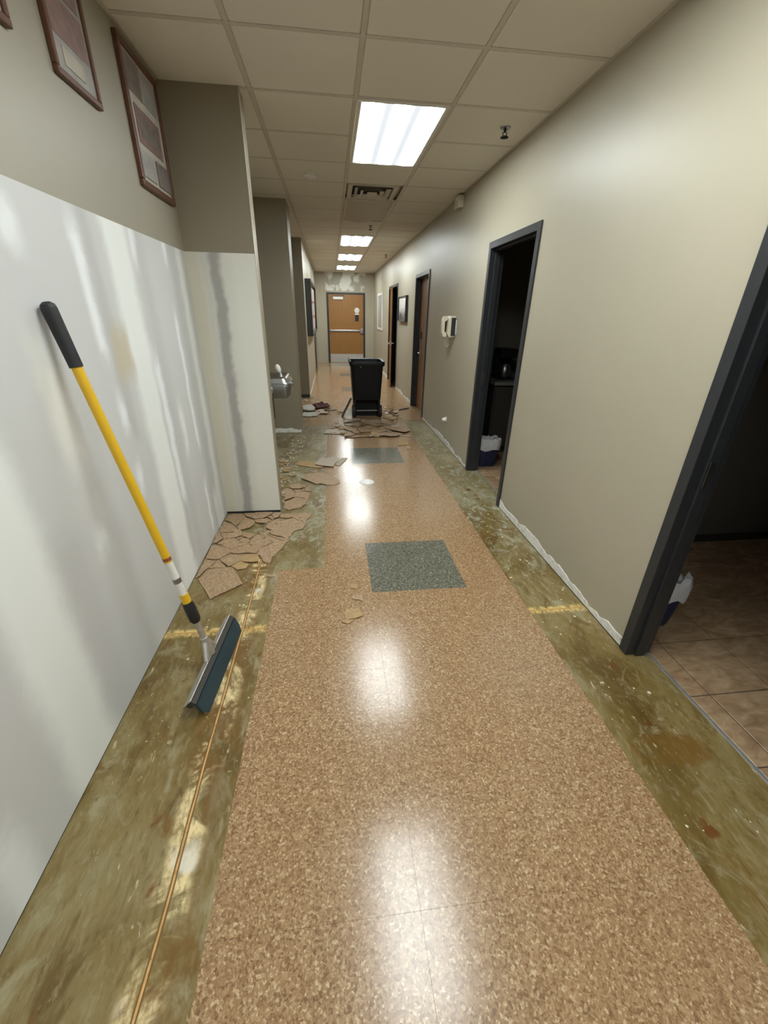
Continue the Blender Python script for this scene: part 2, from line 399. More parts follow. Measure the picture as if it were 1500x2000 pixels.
for mat in ('vct', 'vct_grey'):
    b = MB()
    for k in list(range(-19, -7)) + list(range(26, 44)):
        y0 = TY+TD*k; y1 = min(y0+TD, YE-.002)
        if y0 > YE-.01: continue
        for c in range(-1, 6):
            if c == -1: x0, x1 = -.474, TX[0]
            elif c == 5: x0, x1 = TX[5], XR-.004
            else: x0, x1 = TX[c], TX[c+1]
            if c in (-1, 5) and k < 0: continue
            if is_grey(k, c) != (mat == 'vct_grey'): continue
            b.box(x0+.0006, x1-.0006, y0+.0006, y1-.0006, .0002, TH)
    o = b.build('distant_tiles', mat, fl); o['kind'] = 'stuff'
# ------------------------------------------------------------------ walls
HT = H+.03
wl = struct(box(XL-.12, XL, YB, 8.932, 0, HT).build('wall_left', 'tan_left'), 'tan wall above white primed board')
box(XL, XL+.004, YB, 3.391, .006, 1.968).build('primed_board', 'board', wl)
box(XL, XL+.003, YB, 3.391, 0, .006).build('floor_gap', 'gap', wl)  # solid black strip painting the shade below the board
p1 = struct(box(XL, -.502, 3.395, 3.56, 0, HT).build('wall_pillar_near', 'tan_dark'), 'projecting taupe pillar with primed lower face')
box(XL+.004, -.502, 3.391, 3.395, .02, 1.968).build('primed_board', 'pboard', p1)
box(XL+.004, -.503, 3.3925, 3.395, 0, .018).build('floor_gap', 'gap', p1)  # dark metal track at the pillar foot
box(-.502, -.4985, 3.392, 3.42, .0, H).build('corner_bead', 'tan', p1)
p2 = struct(box(XL, -.48, 6.10, 6.52, 0, HT).build('wall_pillar_middle', 'tan_dark'), 'taupe pillar behind the drinking fountain')
p3 = struct(box(XL-.12, -.478, 8.932, YE+.1, 0, HT).build('wall_left_far', 'tan'), 'far left wall carrying the display case')
box(XL, -.4785, 8.926, 8.932, .0, HT).build('front_face', 'tan_dark', p3)
box(XL, -.4785, 8.918, 8.926, .0, .07).build('vinyl_base', 'dark_strip', p3)
# right wall: solid runs between door openings (openings: y0,y1)
DO = [(0.47, 1.474), (3.378, 4.330), (6.988, 8.005), (10.24, 11.62)]; DT = 2.175
b = MB(); y = YB
for (a, c) in DO:
    b.box(XR, XR+WT, y, a, 0, HT); b.box(XR, XR+WT, a, c, DT, HT); y = c
b.box(XR, XR+WT, y, YE+.1, 0, HT)
wr = struct(b.build('wall_right', 'tan'), 'long tan wall with doorways')
we = struct(box(XL, XR+WT, YE, YE+.12, 0, HT).build('wall_end', 'end'), 'tan end wall with plaster patches over the door')
wb = struct(box(XL-.12, XR+WT, YB-.12, YB, 0, HT).build('wall_back', 'tan'))
# ragged plaster strip left where the base trim was pulled off
def ragged(name, label, pts_fn, length, h=.062, parent=None, seed=1, step=.035, amp=.5):
    r = random.Random(seed); n = max(4, int(length/step)); vs = []; fs = []; hh = h
    for i in range(n+1):
        s_ = length*i/n; hh = min(h*1.25, max(h*.35, hh + r.uniform(-amp, amp)*h*.5))
        for d in (0, .004):
            for z in (.006, hh): vs.append(pts_fn(s_, d, z))
    for i in range(n):
        o, p = 4*i, 4*i+4
        fs += [(o+2, p+2, p+3, o+3), (o+1, o+3, p+3, p+1), (o, p, p+2, o+2)]
    fs += [(0, 1, 3, 2), (4*n, 4*n+2, 4*n+3, 4*n+1)]
    return MB().add(vs, fs).build(name, 'residue', parent)
for i, (a, c) in enumerate([(1.525, 3.33), (4.378, 6.938), (8.06, 10.18), (11.69, YE)]):
    o = ragged('baseboard_right', None, lambda s, d, z, a=a: (XR-d, a+s, z), c-a, .066, None, i+3); struct(o)
    o = box(XR-.005, XR, a, c, 0, .006).build('floor_gap', 'gap', wr)  # black strip painting the line of shade at the wall foot
struct(ragged('baseboard_pillar', None, lambda s, d, z: (XL+s, 6.10-d, z), .487, .06, None, 11))
struct(ragged('baseboard_left_far', None, lambda s, d, z: (-.478+d, 8.95+s, z), 3.3, .07, None, 12))
# ------------------------------------------------------------------ ceiling
ce = struct(box(XL-.12, 4.6, YB-.1, YE+.1, H+.03, H+.10).build('ceiling', 'tan'), 'suspended tile ceiling')
CX = [XL, -.435, .2055, .830, XR]; CP = .63; CY0 = 3.42
def cy(k): return CY0+CP*k
LIT = {-4: -1, -8: -1, 0: 1, 8: 1, 12: 1, 16: 1}
LIT = [-8, -4, 0, 8, 12, 16]; OFF = [4]
taken = {(2, k+j) for k in LIT+OFF for j in (0, 1)} | {(2, 3)}
tm = {}
for k in range(-12, 20):
    y0, y1 = max(cy(k), YB), min(cy(k+1), YE)
    for c in range(4):
        if (c, k) in taken or y1-y0 < .05: continue
        x0, x1 = CX[c], CX[c+1]; key = (c, round(y1-y0, 3))
        if key not in tm:
            hx, hy = (x1-x0)/2-.004, (y1-y0)/2-.004
            m_ = MB().loft([[(-hx,-hy,.018),(hx,-hy,.018),(hx,hy,.018),(-hx,hy,.018)], [(-hx,-hy,.004),(hx,-hy,.004),(hx,hy,.004),(-hx,hy,.004)],
                            [(-hx+.012,-hy+.012,.004),(hx-.012,-hy+.012,.004),(hx-.012,hy-.012,.004),(-hx+.012,hy-.012,.004)],
                            [(-hx+.014,-hy+.014,-.001),(hx-.014,-hy+.014,-.001),(hx-.014,hy-.014,-.001),(-hx+.014,hy-.014,-.001)]])
            me = bpy.data.meshes.new('ceiling_tile'); me.from_pydata(m_.v, [], m_.f); me.materials.append(M['ceil'])
            bm = bmesh.new(); bm.from_mesh(me); bmesh.ops.recalc_face_normals(bm, faces=bm.faces); bm.to_mesh(me); bm.free(); tm[key] = me
        o = bpy.data.objects.new('ceiling_tile', tm[key]); COL.objects.link(o); o.parent = ce
        oo = ORG['ceiling']; o.location = ((x0+x1)/2-oo[0], (y0+y1)/2-oo[1], H-oo[2])
for x in CX[1:4]: box(x-.012, x+.012, YB, YE, H-.001, H+.006).build('grid_runner', 'tbar', ce)
for k in range(-11, 20):
    for c in range(4):
        if (c, k) in taken and (c, k-1) in taken and k-1 in LIT+OFF: continue
        box(CX[c]+(.012 if c else 0), CX[c+1]-(.012 if c < 3 else 0), cy(k)-.012, cy(k)+.012, H-.001, H+.006).build('grid_cross_bar', 'tbar', ce)
box(XR-.022, XR, YB, YE, H-.002, H+.006).build('wall_angle', 'tbar', ce)
box(XL, XL+.022, YB, 3.39, H-.002, H+.006).build('wall_angle', 'tbar', ce)
# troffers
def troffer(k, label, lit=True):
    y0, y1 = cy(k)+.014, cy(k+2)-.014; x0, x1 = CX[2]+.014, CX[3]-.014
    t = thing('ceiling_light', label, 'light', ((x0+x1)/2, (y0+y1)/2, H-.01), 'recessed ceiling lights down the corridor')
    fr = MB(); e = .026
    for a in ((x0, x1, y0, y0+e), (x0, x1, y1-e, y1), (x0, x0+e, y0+e, y1-e), (x1-e, x1, y0+e, y1-e)): fr.box(*a, H-.008, H+.012)
    fr.build('frame', 'white_metal' if lit else 'tbar', t, .003)
    if lit: box(x0+e, x1-e, y0+e, y1-e, H-.001, H+.006).build('lens', 'lens_on', t)
    else:                                             # the acrylic lens has come loose and sags at the far end
        vs = []; nx, ny = 12, 10
        for j in range(ny+1):
            for i in range(nx+1):
                u, v = i/nx, j/ny
                sag = (max(0, v-.45)/.55)**2*.028*math.sin(math.pi*min(1, u*1.35))
                vs.append((x0+e+(x1-x0-2*e)*u, y0+e+(y1-y0-2*e-.01)*v, H-.002-sag))
        fs = [(j*(nx+1)+i, j*(nx+1)+i+1, (j+1)*(nx+1)+i+1, (j+1)*(nx+1)+i) for j in range(ny) for i in range(nx)]
        MB().add(vs, fs).build('lens', 'lens_off', t, 0, True)
        box(x0+e, x1-e, y0+e, y1-e, H+.012, H+.02).build('housing', 'gap', t)
    return t
LL = {-8: 'lit ceiling light behind the viewer', -4: 'lit ceiling light overhead, before the large one in view', 0: 'largest lit ceiling light, nearest in view',  # the one behind the viewer is unseen, added to light the corridor
      8: 'lit ceiling light beyond the air vent, second in view', 12: 'third lit ceiling light in view, between two lit ones', 16: 'farthest lit ceiling light, before the wooden end door'}
for k in LIT: troffer(k, LL[k])
troffer(4, 'unlit ceiling light with sagging lens beyond the air vent', False)
# air vent
x0, x1, y0, y1 = CX[2]+.03, CX[3]-.055, cy(3)+.02, cy(4)-.02
t = thing('air_vent', 'square metal supply air vent in the ceiling', 'vent', ((x0+x1)/2, (y0+y1)/2, H-.02))
fr = MB()
for a in ((x0, x1, y0, y0+.05), (x0, x1, y1-.05, y1), (x0, x0+.05, y0+.05, y1-.05), (x1-.05, x1, y0+.05, y1-.05)): fr.box(*a, H-.004, H+.004)
fr.build('frame', 'tbar', t, .002)
box(x0+.05, x1-.05, y0+.05, y1-.05, H+.024, H+.03).build('duct', 'gap', t)
for i in range(3):
    e = .05+.065*i; z = H-.006-.008*i
    v = MB(); s_ = .045
    a0, a1, c0, c1 = x0+e, x1-e, y0+e, y1-e
    o_ = [(a0, c0, z+.028), (a1, c0, z+.028), (a1, c1, z+.028), (a0, c1, z+.028)]
    q_ = [(a0-.040, c0-.040, z), (a1+.040, c0-.040, z), (a1+.040, c1+.040, z), (a0-.040, c1+.040, z)]
    v.loft([o_, q_], False); v.build('louvre', 'tbar', t)
a0, a1, c0, c1 = x0+.245, x1-.245, y0+.245, y1-.245
box(a0-.03, a1+.03, c0-.03, c1+.03, H-.022, H-.016).build('centre_plate', 'tbar', t)
# sprinklers, smoke detector, alarm
def sprinkler(x, y, label):
    t = thing('sprinkler', label, 'sprinkler', (x, y, H-.06), 'ceiling sprinklers')
    MB().lathe((x, y, H), (0, 0, -1), [(0, .038), (.006, .036), (.010, .02)]).build('escutcheon', 'steel_dark', t, 0, True)
    b = MB().tube((x, y, H-.008), (x, y, H-.028), .011, .008, 12)
    b.path([(x-.012, y, H-.026), (x-.015, y, H-.04), (x, y, H-.055)], .003).path([(x+.012, y, H-.026), (x+.015, y, H-.04), (x, y, H-.055)], .003)
    b.build('frame', 'gap', t)
    b = MB().lathe((x, y, H-.055), (0, 0, -1), [(0, .012), (.003, .016), (.005, .016)])
    for i in range(10):
        a = 2*math.pi*i/10; b.tube((x+.012*math.cos(a), y+.012*math.sin(a), H-.058), (x+.028*math.cos(a), y+.028*math.sin(a), H-.056), .0035, .0035, 6)
    b.build('deflector', 'gap', t)
sprinkler(1.287, 3.70, 'dark pendant sprinkler near the right wall, closest to the viewer')
sprinkler(.661, 7.52, 'small sprinkler just before the second lit ceiling light')
sprinkler(1.305, 10.84, 'small distant sprinkler near the right wall')
t = thing('smoke_detector', 'round white smoke detector on the ceiling left of the lights', 'detector', (-.145, 5.08, H-.045))
MB().lathe((-.145, 5.08, H), (0, 0, -1), [(0, .062), (.016, .062), (.03, .05), (.036, .03)], 28).build('housing', 'white', t, 0, True)
MB().lathe((-.145, 5.08, H-.036), (0, 0, -1), [(0, .022), (.006, .018)], 20).build('sensor_cap', 'white', t, 0, True)
t = thing('alarm_sounder', 'small beige alarm box high on the right wall below the ceiling', 'alarm', (XR-.03, 5.5, 2.69))
box(XR-.065, XR, 5.42, 5.58, 2.69, 2.805).build('housing', 'beige', t, .008)
box(XR-.069, XR-.065, 5.44, 5.56, 2.71, 2.75).build('grille', 'tbar', t, .001)
box(XR-.072, XR-.065, 5.455, 5.545, 2.765, 2.79).build('strobe_lens', 'white', t, .003)
# ------------------------------------------------------------------ door frames, doors
def frame_right(n, a, c, label, sub=None):
    b = MB(); f = .052; pj = .014
    for s0, s1 in ((a-f, a+.004), (c-.004, c+f)): b.box(XR-pj, XR+WT+pj, s0, s1, 0, DT+f)
    b.box(XR-pj, XR+WT+pj, a, c, DT-.004, DT+f)
    d = b.build('door_%d' % n, 'black_frame', None, .003); struct(d, label)
    s = MB(); x0, x1 = XR+.035, XR+.085
    s.box(x0, x1, a+.004, a+.018, 0, DT-.004); s.box(x0, x1, c-.018, c-.004, 0, DT-.004); s.box(x0, x1, a+.018, c-.018, DT-.018, DT-.004)
    s.build('door_stop', 'black_frame', d, .002)
    return d
d1 = frame_right(1, *DO[0], 'charcoal metal door frame at the right edge')
d2 = frame_right(2, *DO[1], 'charcoal metal door frame of the dark office')
d3 = frame_right(3, *DO[2], 'charcoal metal door frame with a closed brown door')
d4 = frame_right(4, *DO[3], 'far charcoal door frame with the door ajar')
for d, c in ((d1, DO[0][1]), (d2, DO[1][1])):
    box(XR+.045, XR+.075, c-.0195, c-.0175, .96, 1.08).build('strike_plate', 'steel_dark', d, .001)
box(XR+.02, XR+.05, DO[3][1]-.006, DO[3][1]-.0035, .98, 1.10).build('strike_plate', 'chrome', d4)
def lever(parent, c, side, along, mat='chrome'):
    c = Vector(c); sd = Vector(side); al = Vector(along)
    b = MB().lathe(c, sd, [(0, .032), (.008, .032), (.012, .026)], 18).tube(c+sd*.01, c+sd*.05, .011, .010, 12)
    b.path([c+sd*.05, c+sd*.055+al*.06, c+sd*.048+al*.115], .0095, 10)
    return b.build('lever_handle', mat, parent, 0, True)
s3 = box(XR+.085, XR+.085+.024, DO[2][0]+.006, DO[2][1]-.006, .008, DT-.008).build('door_slab', 'door_wood_dark', d3, .002)
lever(d3, (XR+.085, DO[2][1]-.22, .99), (-1, 0, 0), (0, -1, 0))
box(XR+.068, XR+.085, DO[2][1]-.26, DO[2][1]-.18, 1.22, 1.34).build('keypad_lock', 'black_rubber', d3, .004)
box(XR+.079, XR+.085, DO[2][1]-.265, DO[2][1]-.175, .86, 1.20).build('escutcheon_plate', 'steel_dark', d3, .003)
# ajar door: hinge on the far jamb, latch edge swung a little into the corridor
hy, hx = DO[3][1]-.012, XR+.068; ang = math.radians(7.6); L4 = 1.36; th_ = .044
dx, dy = -math.sin(ang), -math.cos(ang); nx_, ny_ = -dy, dx
P0 = (hx, hy); P1 = (hx+dx*L4, hy+dy*L4)
quad = [P0, P1, (P1[0]-nx_*-th_*-1, P1[1]-ny_*-th_*-1), (P0[0]-nx_*-th_*-1, P0[1]-ny_*-th_*-1)]
s4 = MB().prism(quad, .008, DT-.008).build('door_slab', 'door_wood', d4, .002)
lc = Vector((P1[0]-dx*.07, P1[1]-dy*.07, .99))
nv = Vector((nx_, ny_, 0)); mid = lc - nv*(th_/2)
lever(d4, mid+nv*(th_/2), nv, (-dx, -dy, 0)); lever(d4, mid-nv*(th_/2), -nv, (-dx, -dy, 0))
box(P1[0]-.03, P1[0]-.01, P1[1]-.003, P1[1]+.0, .93, 1.06).build('latch_plate', 'chrome', d4)
# end door
ea, eb, ez = -.105, 1.195, 2.235; f = .058
b = MB().box(ea, ea+f, YE-.03, YE, 0, ez).box(eb-f, eb, YE-.03, YE, 0, ez).box(ea+f, eb-f, YE-.03, YE, ez-f, ez)
d5 = struct(b.build('door_5', 'black_frame', None, .004), 'honey wood exit door in a charcoal frame at the corridor end')
sl = box(ea+f+.003, eb-f-.003, YE-.022, YE, .012, ez-f-.003).build('door_slab', 'door_wood', d5, .002)
box(ea+f+.012, eb-f-.012, YE-.0245, YE-.022, .015, .30).build('kick_plate', 'alu', d5)
b = MB().box(ea+f+.02, eb-f-.02, YE-.06, YE-.022, 1.035, 1.085); b.box(ea+f+.02, ea+f+.10, YE-.075, YE-.022, 1.025, 1.095)
b.build('push_bar', 'chrome', d5, .006)
box(eb-f-.12, eb-f-.01, YE-.085, YE-.022, .98, 1.13).build('latch_case', 'chrome', d5, .012)
cl = box(.11, .45, YE-.075, YE-.022, 2.02, 2.105).build('door_closer', 'white', d5, .01)
MB().path([(.17, YE-.05, 2.105), (.17, YE-.05, 2.13), (.46, YE-.12, 2.135), (.48, YE-.025, 2.16)], .010).build('closer_arm', 'steel_dark', cl)
MB().lathe((.915, YE-.022, 1.70), (0, -1, 0), [(0, .085), (.004, .085), (.005, .08)], 28).build('round_sign', 'white', d5)
box(.845, .985, YE-.026, YE-.022, 1.565, 1.605).build('sign_strip', 'white', d5)
box(.85, .975, YE-.027, YE-.022, 1.36, 1.565).build('notice_plate', 'black_rubber', d5)
# left far door (dark frame beyond the display case)
b = MB().box(-.478, -.462, 12.95, 13.0, 0, 2.22).box(-.478, -.462, 13.90, 13.95, 0, 2.22).box(-.478, -.462, 13.0, 13.9, 2.17, 2.22)
d6 = struct(b.build('door_6', 'black_frame', None, .003), 'dark door on the far left wall beyond the display case')
sl = box(-.478, -.470, 13.0, 13.9, .01, 2.17).build('door_slab', 'black_frame', d6)
lever(d6, (-.470, 13.08, .99), (1, 0, 0), (0, 1, 0))
# ------------------------------------------------------------------ side rooms
fr1 = struct(box(XR+WT, 4.6, -1.3, 13.2, -.08, -.001).build('floor_side_rooms', 'grout'))
RM = {}
def rtile(x0, x1, y0, y1):
    key = (round(x1-x0, 3), round(y1-y0, 3))
    if key not in RM:
        hx, hy = (x1-x0)/2-.0025, (y1-y0)/2-.0025; e = .003
        b = MB().loft([[(-hx,-hy,-.004),(hx,-hy,-.004),(hx,hy,-.004),(-hx,hy,-.004)], [(-hx,-hy,.001),(hx,-hy,.001),(hx,hy,.001),(-hx,hy,.001)],
                       [(-hx+e,-hy+e,.003),(hx-e,-hy+e,.003),(hx-e,hy-e,.003),(-hx+e,hy-e,.003)]])
        me = bpy.data.meshes.new('ceramic_tile'); me.from_pydata(b.v, [], b.f); me.materials.append(M['room_tile']); RM[key] = me
    o = bpy.data.objects.new('ceramic_tile', RM[key]); COL.objects.link(o); o.parent = fr1
    oo = ORG[fr1.name]; o.location = ((x0+x1)/2-oo[0], (y0+y1)/2-oo[1], -oo[2])
xs = [XR+WT+.014, 1.738] + [1.738+.342*i for i in range(1, 7)]
for i in range(len(xs)-1):
    for j in range(-5, 4):
        y0 = 1.19+.342*j; rtile(xs[i], xs[i+1], y0, y0+.342)
    for j in range(0, 7):
        y0 = 3.10+.342*j; rtile(xs[i], xs[i+1], y0, y0+.342)
for i, (a, c) in enumerate(DO[:2]):
    struct(box(XR+WT-.005, XR+WT+.012, a+.004, c-.004, 0, .006).build('trim_%d' % (i+1), 'alu', None, .001))
b = MB()
for y in (-1.3, 2.72, 5.6, 9.4, 13.2): b.box(XR+WT, 4.6, y-.05, y+.05, 0, HT)
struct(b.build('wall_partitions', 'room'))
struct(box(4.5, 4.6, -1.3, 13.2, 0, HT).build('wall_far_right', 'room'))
# office furniture seen through the second doorway
t = thing('counter_unit', 'dark counter with a grey top in the unlit office', 'counter', (3.0, 5.2, 0))
box(1.95, 4.2, 4.95, 5.54, .08, .86).build('body', 'counter', t, .004)
box(1.97, 4.2, 4.99, 5.54, 0, .08).build('plinth', 'gap', t)
box(1.93, 4.22, 4.90, 5.54, .86, .90).build('worktop', 'counter_top', t, .006)
for i in range(4):
    a = 1.965+.56*i; dr = box(a, a+.54, 4.932, 4.95, .10, .84).build('door', 'counter', t, .003)
    MB().tube((a+.48, 4.92, .62), (a+.48, 4.92, .74), .006).build('handle', 'steel_dark', dr)
t = thing('coffee_maker', 'black coffee maker on the counter in the unlit office', 'appliance', (2.13, 5.2, .90))
b = MB().box(2.03, 2.23, 5.08, 5.32, .90, .93).box(2.03, 2.23, 5.22, 5.32, .93, 1.16).box(2.03, 2.23, 5.06, 5.32, 1.16, 1.26)
b.build('body', 'black_plastic', t, .006)
MB().lathe((2.13, 5.145, .932), (0, 0, 1), [(0, .055), (.05, .072), (.10, .065), (.14, .045), (.15, .048)], 20).build('carafe', 'steel_dark', t, 0, True)
t = thing('paper_towel_roll', 'pale upright paper roll beside the coffee maker', 'paper roll', (2.36, 5.2, .90))
MB().lathe((2.36, 5.2, .905), (0, 0, 1), [(0, .055), (.27, .055)], 24).build('roll', 'white', t, 0, True)
MB().lathe((2.36, 5.2, .90), (0, 0, 1), [(0, .07), (.006, .07)], 24).build('base', 'black_plastic', t)
MB().tube((2.36, 5.2, 1.17), (2.36, 5.2, 1.21), .008).build('post', 'steel_dark', t)
t = thing('tray', 'low dark tray of small items on the office counter', 'tray', (2.75, 5.18, .90))
b = MB().box(2.52, 2.98, 5.04, 5.32, .90, .912); 
for a in ((2.52, 2.98, 5.04, 5.05), (2.52, 2.98, 5.31, 5.32), (2.52, 2.53, 5.05, 5.31), (2.97, 2.98, 5.05, 5.31)): b.box(*a, .912, .96)
b.build('body', 'black_plastic', t)
for i in range(4): MB().lathe((2.60+.1*i, 5.18+.02*(i % 2), .9125), (0, 0, 1), [(0, .03), (.07, .036), (.075, .034)], 14).build('cup', 'counter_top', t, 0, True)
t = thing('wall_cabinet', 'dark hanging cabinet above the office counter', 'cabinet', (3.2, 5.38, 1.45))
box(2.6, 4.2, 5.22, 5.54, 1.45, 2.2).build('body', 'counter', t, .004)
for i in range(3):
    dr = box(2.61+.53*i, 3.12+.53*i, 5.204, 5.22, 1.46, 2.19).build('door', 'counter', t, .003)
    MB().tube((2.66+.53*i, 5.195, 1.5), (2.66+.53*i, 5.195, 1.6), .006).build('handle', 'steel_dark', dr)
# waste bins in the side rooms
def waste_bin(x, y, h, label, seed):
    r = random.Random(seed)
    t = thing('waste_bin', label, 'bin', (x, y, .003), 'blue waste bins inside the doorways')
    def ring(z, hx, hy, j=0):
        pts = []
        for i in range(32):
            a = 2*math.pi*i/32; c, s = math.cos(a), math.sin(a)
            k = 1/max(abs(c)**.999, abs(s)**.999); k = min(k, 1.22)
            pts.append((x+hx*c*k*(1+r.uniform(-j, j)), y+hy*s*k*(1+r.uniform(-j, j)), z+r.uniform(-j, j)*.25))
        return pts
    MB().loft([ring(.003, .10, .075), ring(.02, .105, .08), ring(h, .135, .105), ring(h, .128, .098), ring(.012, .098, .073)]).build('tub', 'navy', t, 0, True)
    MB().loft([ring(h-.085, .140, .112, .05), ring(h-.05, .143, .114, .04), ring(h+.006, .142, .112, .03), ring(h+.045, .13, .10, .12),
               ring(h+.02, .115, .09, .1), ring(h-.10, .10, .08, .08), ring(h-.2, .06, .05, .1)], False).build('liner', 'liner', t, 0, True)
waste_bin(1.80, 1.735, .285, 'blue waste bin with white liner behind the nearest door frame', 1)
waste_bin(1.775, 4.52, .29, 'blue waste bin with white liner inside the second doorway', 2)
# ------------------------------------------------------------------ wall phone, outlet
px_, py_ = XR, 5.40
t = thing('wall_telephone', 'beige wall telephone with handset on the right wall', 'telephone', (px_, py_, 1.35))
box(px_-.006, px_, 5.29, 5.375, 1.40, 1.56).build('wall_plate', 'white', t, .002)
b = MB(); bz = [(px_-.006, 1.37), (px_-.075, 1.365), (px_-.10, 1.40), (px_-.095, 1.57), (px_-.07, 1.605), (px_-.006, 1.60)]
n = len(bz); b.add([(x, 5.31, z) for x, z in bz]+[(x, 5.50, z) for x, z in bz], [tuple(range(n)), tuple(range(n, 2*n))[::-1]]+[(i, n+i, n+(i+1) % n, (i+1) % n) for i in range(n)])
b.build('base', 'beige', t, .008)
box(px_-.062, px_-.012, 5.302, 5.311, 1.385, 1.585).build('shaded_side', 'black_rubber', t, .003)  # black sheet paints the shade on the phone's near side
b = MB(); hs = [(px_-.102, 1.368), (px_-.150, 1.372), (px_-.168, 1.42), (px_-.170, 1.55), (px_-.150, 1.60), (px_-.10, 1.604), (px_-.104, 1.558), (px_-.132, 1.54), (px_-.132, 1.432), (px_-.106, 1.412)]
n = len(hs); b.add([(x, 5.335, z) for x, z in hs]+[(x, 5.395, z) for x, z in hs], [tuple(range(n)), tuple(range(n, 2*n))[::-1]]+[(i, n+i, n+(i+1) % n, (i+1) % n) for i in range(n)])
b.build('handset', 'beige', t, .006)
box(px_-.112, px_-.098, 5.42, 5.48, 1.42, 1.55).build('keypad', 'black_rubber', t, .003)
pts = []
for i in range(90):
    s = i/89; a = i*1.15; c = (px_-.13+.10*s, 5.365+.05*s, 1.368-.11*math.sin(math.pi*s))
    pts.append((c[0]+.007*math.cos(a), c[1]+.007*math.sin(a), c[2]))
MB().path(pts, .0022, 5).build('coiled_cord', 'beige', t, 0, True)
t = thing('door_bumper', 'small round white wall fitting low beside the dark office doorway', 'wall fitting', (XR-.02, 5.42, .30))
MB().lathe((XR, 5.42, .335), (-1, 0, 0), [(0, .036), (.012, .036), (.018, .028)], 20).build('base', 'white', t, 0, True)
MB().lathe((XR-.018, 5.42, .335), (-1, 0, 0), [(0, .026), (.03, .024), (.036, .016)], 18).build('cap', 'white', t, 0, True)
# ------------------------------------------------------------------ pictures
def picture(name, label, x, y0, y1, z0, z1, side, depth, fw, fmat, prints, group=None, mat='mat_board'):
    t = thing(name, label, 'picture', (x, (y0+y1)/2, z0), group); s = side
    def bx(a, c, d, e, x0, x1): return box(min(x+s*x0, x+s*x1), max(x+s*x0, x+s*x1), a, c, d, e)
    fr = MB()
    for (a, c, d, e) in ((y0, y1, z0, z0+fw), (y0, y1, z1-fw, z1), (y0, y0+fw, z0+fw, z1-fw), (y1-fw, y1, z0+fw, z1-fw)):
        fr.box(min(x, x+s*depth), max(x, x+s*depth), a, c, d, e)
    fr.build('frame', fmat, t, min(.004, fw*.2))
    bx(y0+fw, y1-fw, z0+fw, z1-fw, 0, depth*.5).build('mat_board', mat, t)
    for ip, (u0, u1, v0, v1, m) in enumerate(prints):
        W, Hh = y1-y0-2*fw, z1-z0-2*fw
        bx(y0+fw+W*u0, y0+fw+W*u1, z0+fw+Hh*v0, z0+fw+Hh*v1, depth*.5, depth*.5+.0012*(ip+1)).build('photo_print', m, t)
    return t
PG = 'wood-framed photo collages on the left wall'
picture('framed_collage', 'tall wood-framed photo collage touching the taupe pillar', XL, 2.825, 3.325, 2.20, 2.79, 1, .022, .032, 'wood_frame',
        [(.03, .48, .70, .98, 'photo_b'), (.52, .97, .70, .98, 'photo_c'), (.12, .88, .32, .62, 'photo_a'), (.20, .80, .38, .56, 'photo_b'), (.03, .46, .04, .26, 'photo_c'), (.54, .97, .04, .26, 'photo_b')], PG)
picture('framed_collage', 'smaller wood-framed mauve photo collage left of the tall one', XL, 2.165, 2.50, 2.384, 2.80, 1, .020, .024, 'wood_frame',
        [(.0, 1., .0, 1., 'photo_c'), (.06, .94, .28, .62, 'photo_a'), (.10, .9, .66, .94, 'photo_a'), (.2, .7, .07, .22, 'mat_board')], PG)
picture('framed_collage', 'wood picture frame cut off by the left edge', XL, 1.50, 1.93, 2.388, 2.80, 1, .020, .024, 'wood_frame', [(.1, .9, .1, .9, 'photo_a')], PG)
picture('framed_print', 'black-framed black and white flower print on the right wall', XR, 8.80, 9.80, 1.475, 1.945, -1, .055, .018, 'black_frame', [(0, 1, 0, 1, 'flower')])
picture('framed_print', 'tall white-framed grey print near the corridor end', XR, 13.1, 14.3, 1.17, 2.16, -1, .03, .06, 'white', [(0, 1, 0, 1, 'photo_c')])
# display case on the far left wall
X6 = -.478
t = thing('display_case', 'deep black wall display case filled with pale notices', 'display case', (X6, 10.8, 1.17))
b = MB(); y0, y1, z0, z1, d, f = 9.32, 12.3, 1.17, 2.21, .12, .05
for a in ((y0, y1, z0, z0+f), (y0, y1, z1-f, z1), (y0, y0+f, z0+f, z1-f), (y1-f, y1, z0+f, z1-f)): b.box(X6, X6+d, *a)
b.build('frame', 'black_frame', t, .005)
box(X6, X6+.07, y0+f, y1-f, z0+f, z1-f).build('back_board', 'red', t)
r = random.Random(5)
for i in range(6):
    for j in range(3):
        a = y0+f+.03+.47*i; zz = z0+f+.02+.31*j
        box(X6+.07, X6+.072, a, a+.36+r.uniform(-.05, .05), zz, zz+.26+r.uniform(-.04, .03)).build('notice', ['white', 'mat_board', 'photo_a', 'white'][r.randrange(4)], t)
# ------------------------------------------------------------------ drinking fountain
fx0, fx1, fy0, fy1 = XL, -.435, 4.36, 4.86
t = thing('drinking_fountain', 'stainless steel wall drinking fountain between the two pillars', 'fountain', (XL, 4.61, .80))
def plan(x1, ya, yb, rad=.055, n=7):
    pts = [(fx0, ya)]
    for i in range(n): a = -math.pi/2+math.pi/2*i/(n-1); pts.append((x1-rad+rad*math.cos(a), ya+rad+rad*math.sin(a)))
    for i in range(n): a = math.pi/2*i/(n-1); pts.append((x1-rad+rad*math.cos(a), yb-rad+rad*math.sin(a)))
    return pts+[(fx0, yb)]
def ringz(z, x1, ins): return [(x, y, z) for x, y in plan(x1, fy0+ins, fy1-ins)]
MB().loft([ringz(.815, fx1-.02, .03), ringz(.83, fx1-.008, .012), ringz(.935, fx1, 0), ringz(.945, fx1-.004, .004), ringz(.955, fx1-.004, .004), ringz(.965, fx1-.012, .012)]).build('skirt', 'steel_dark', t, 0, True)
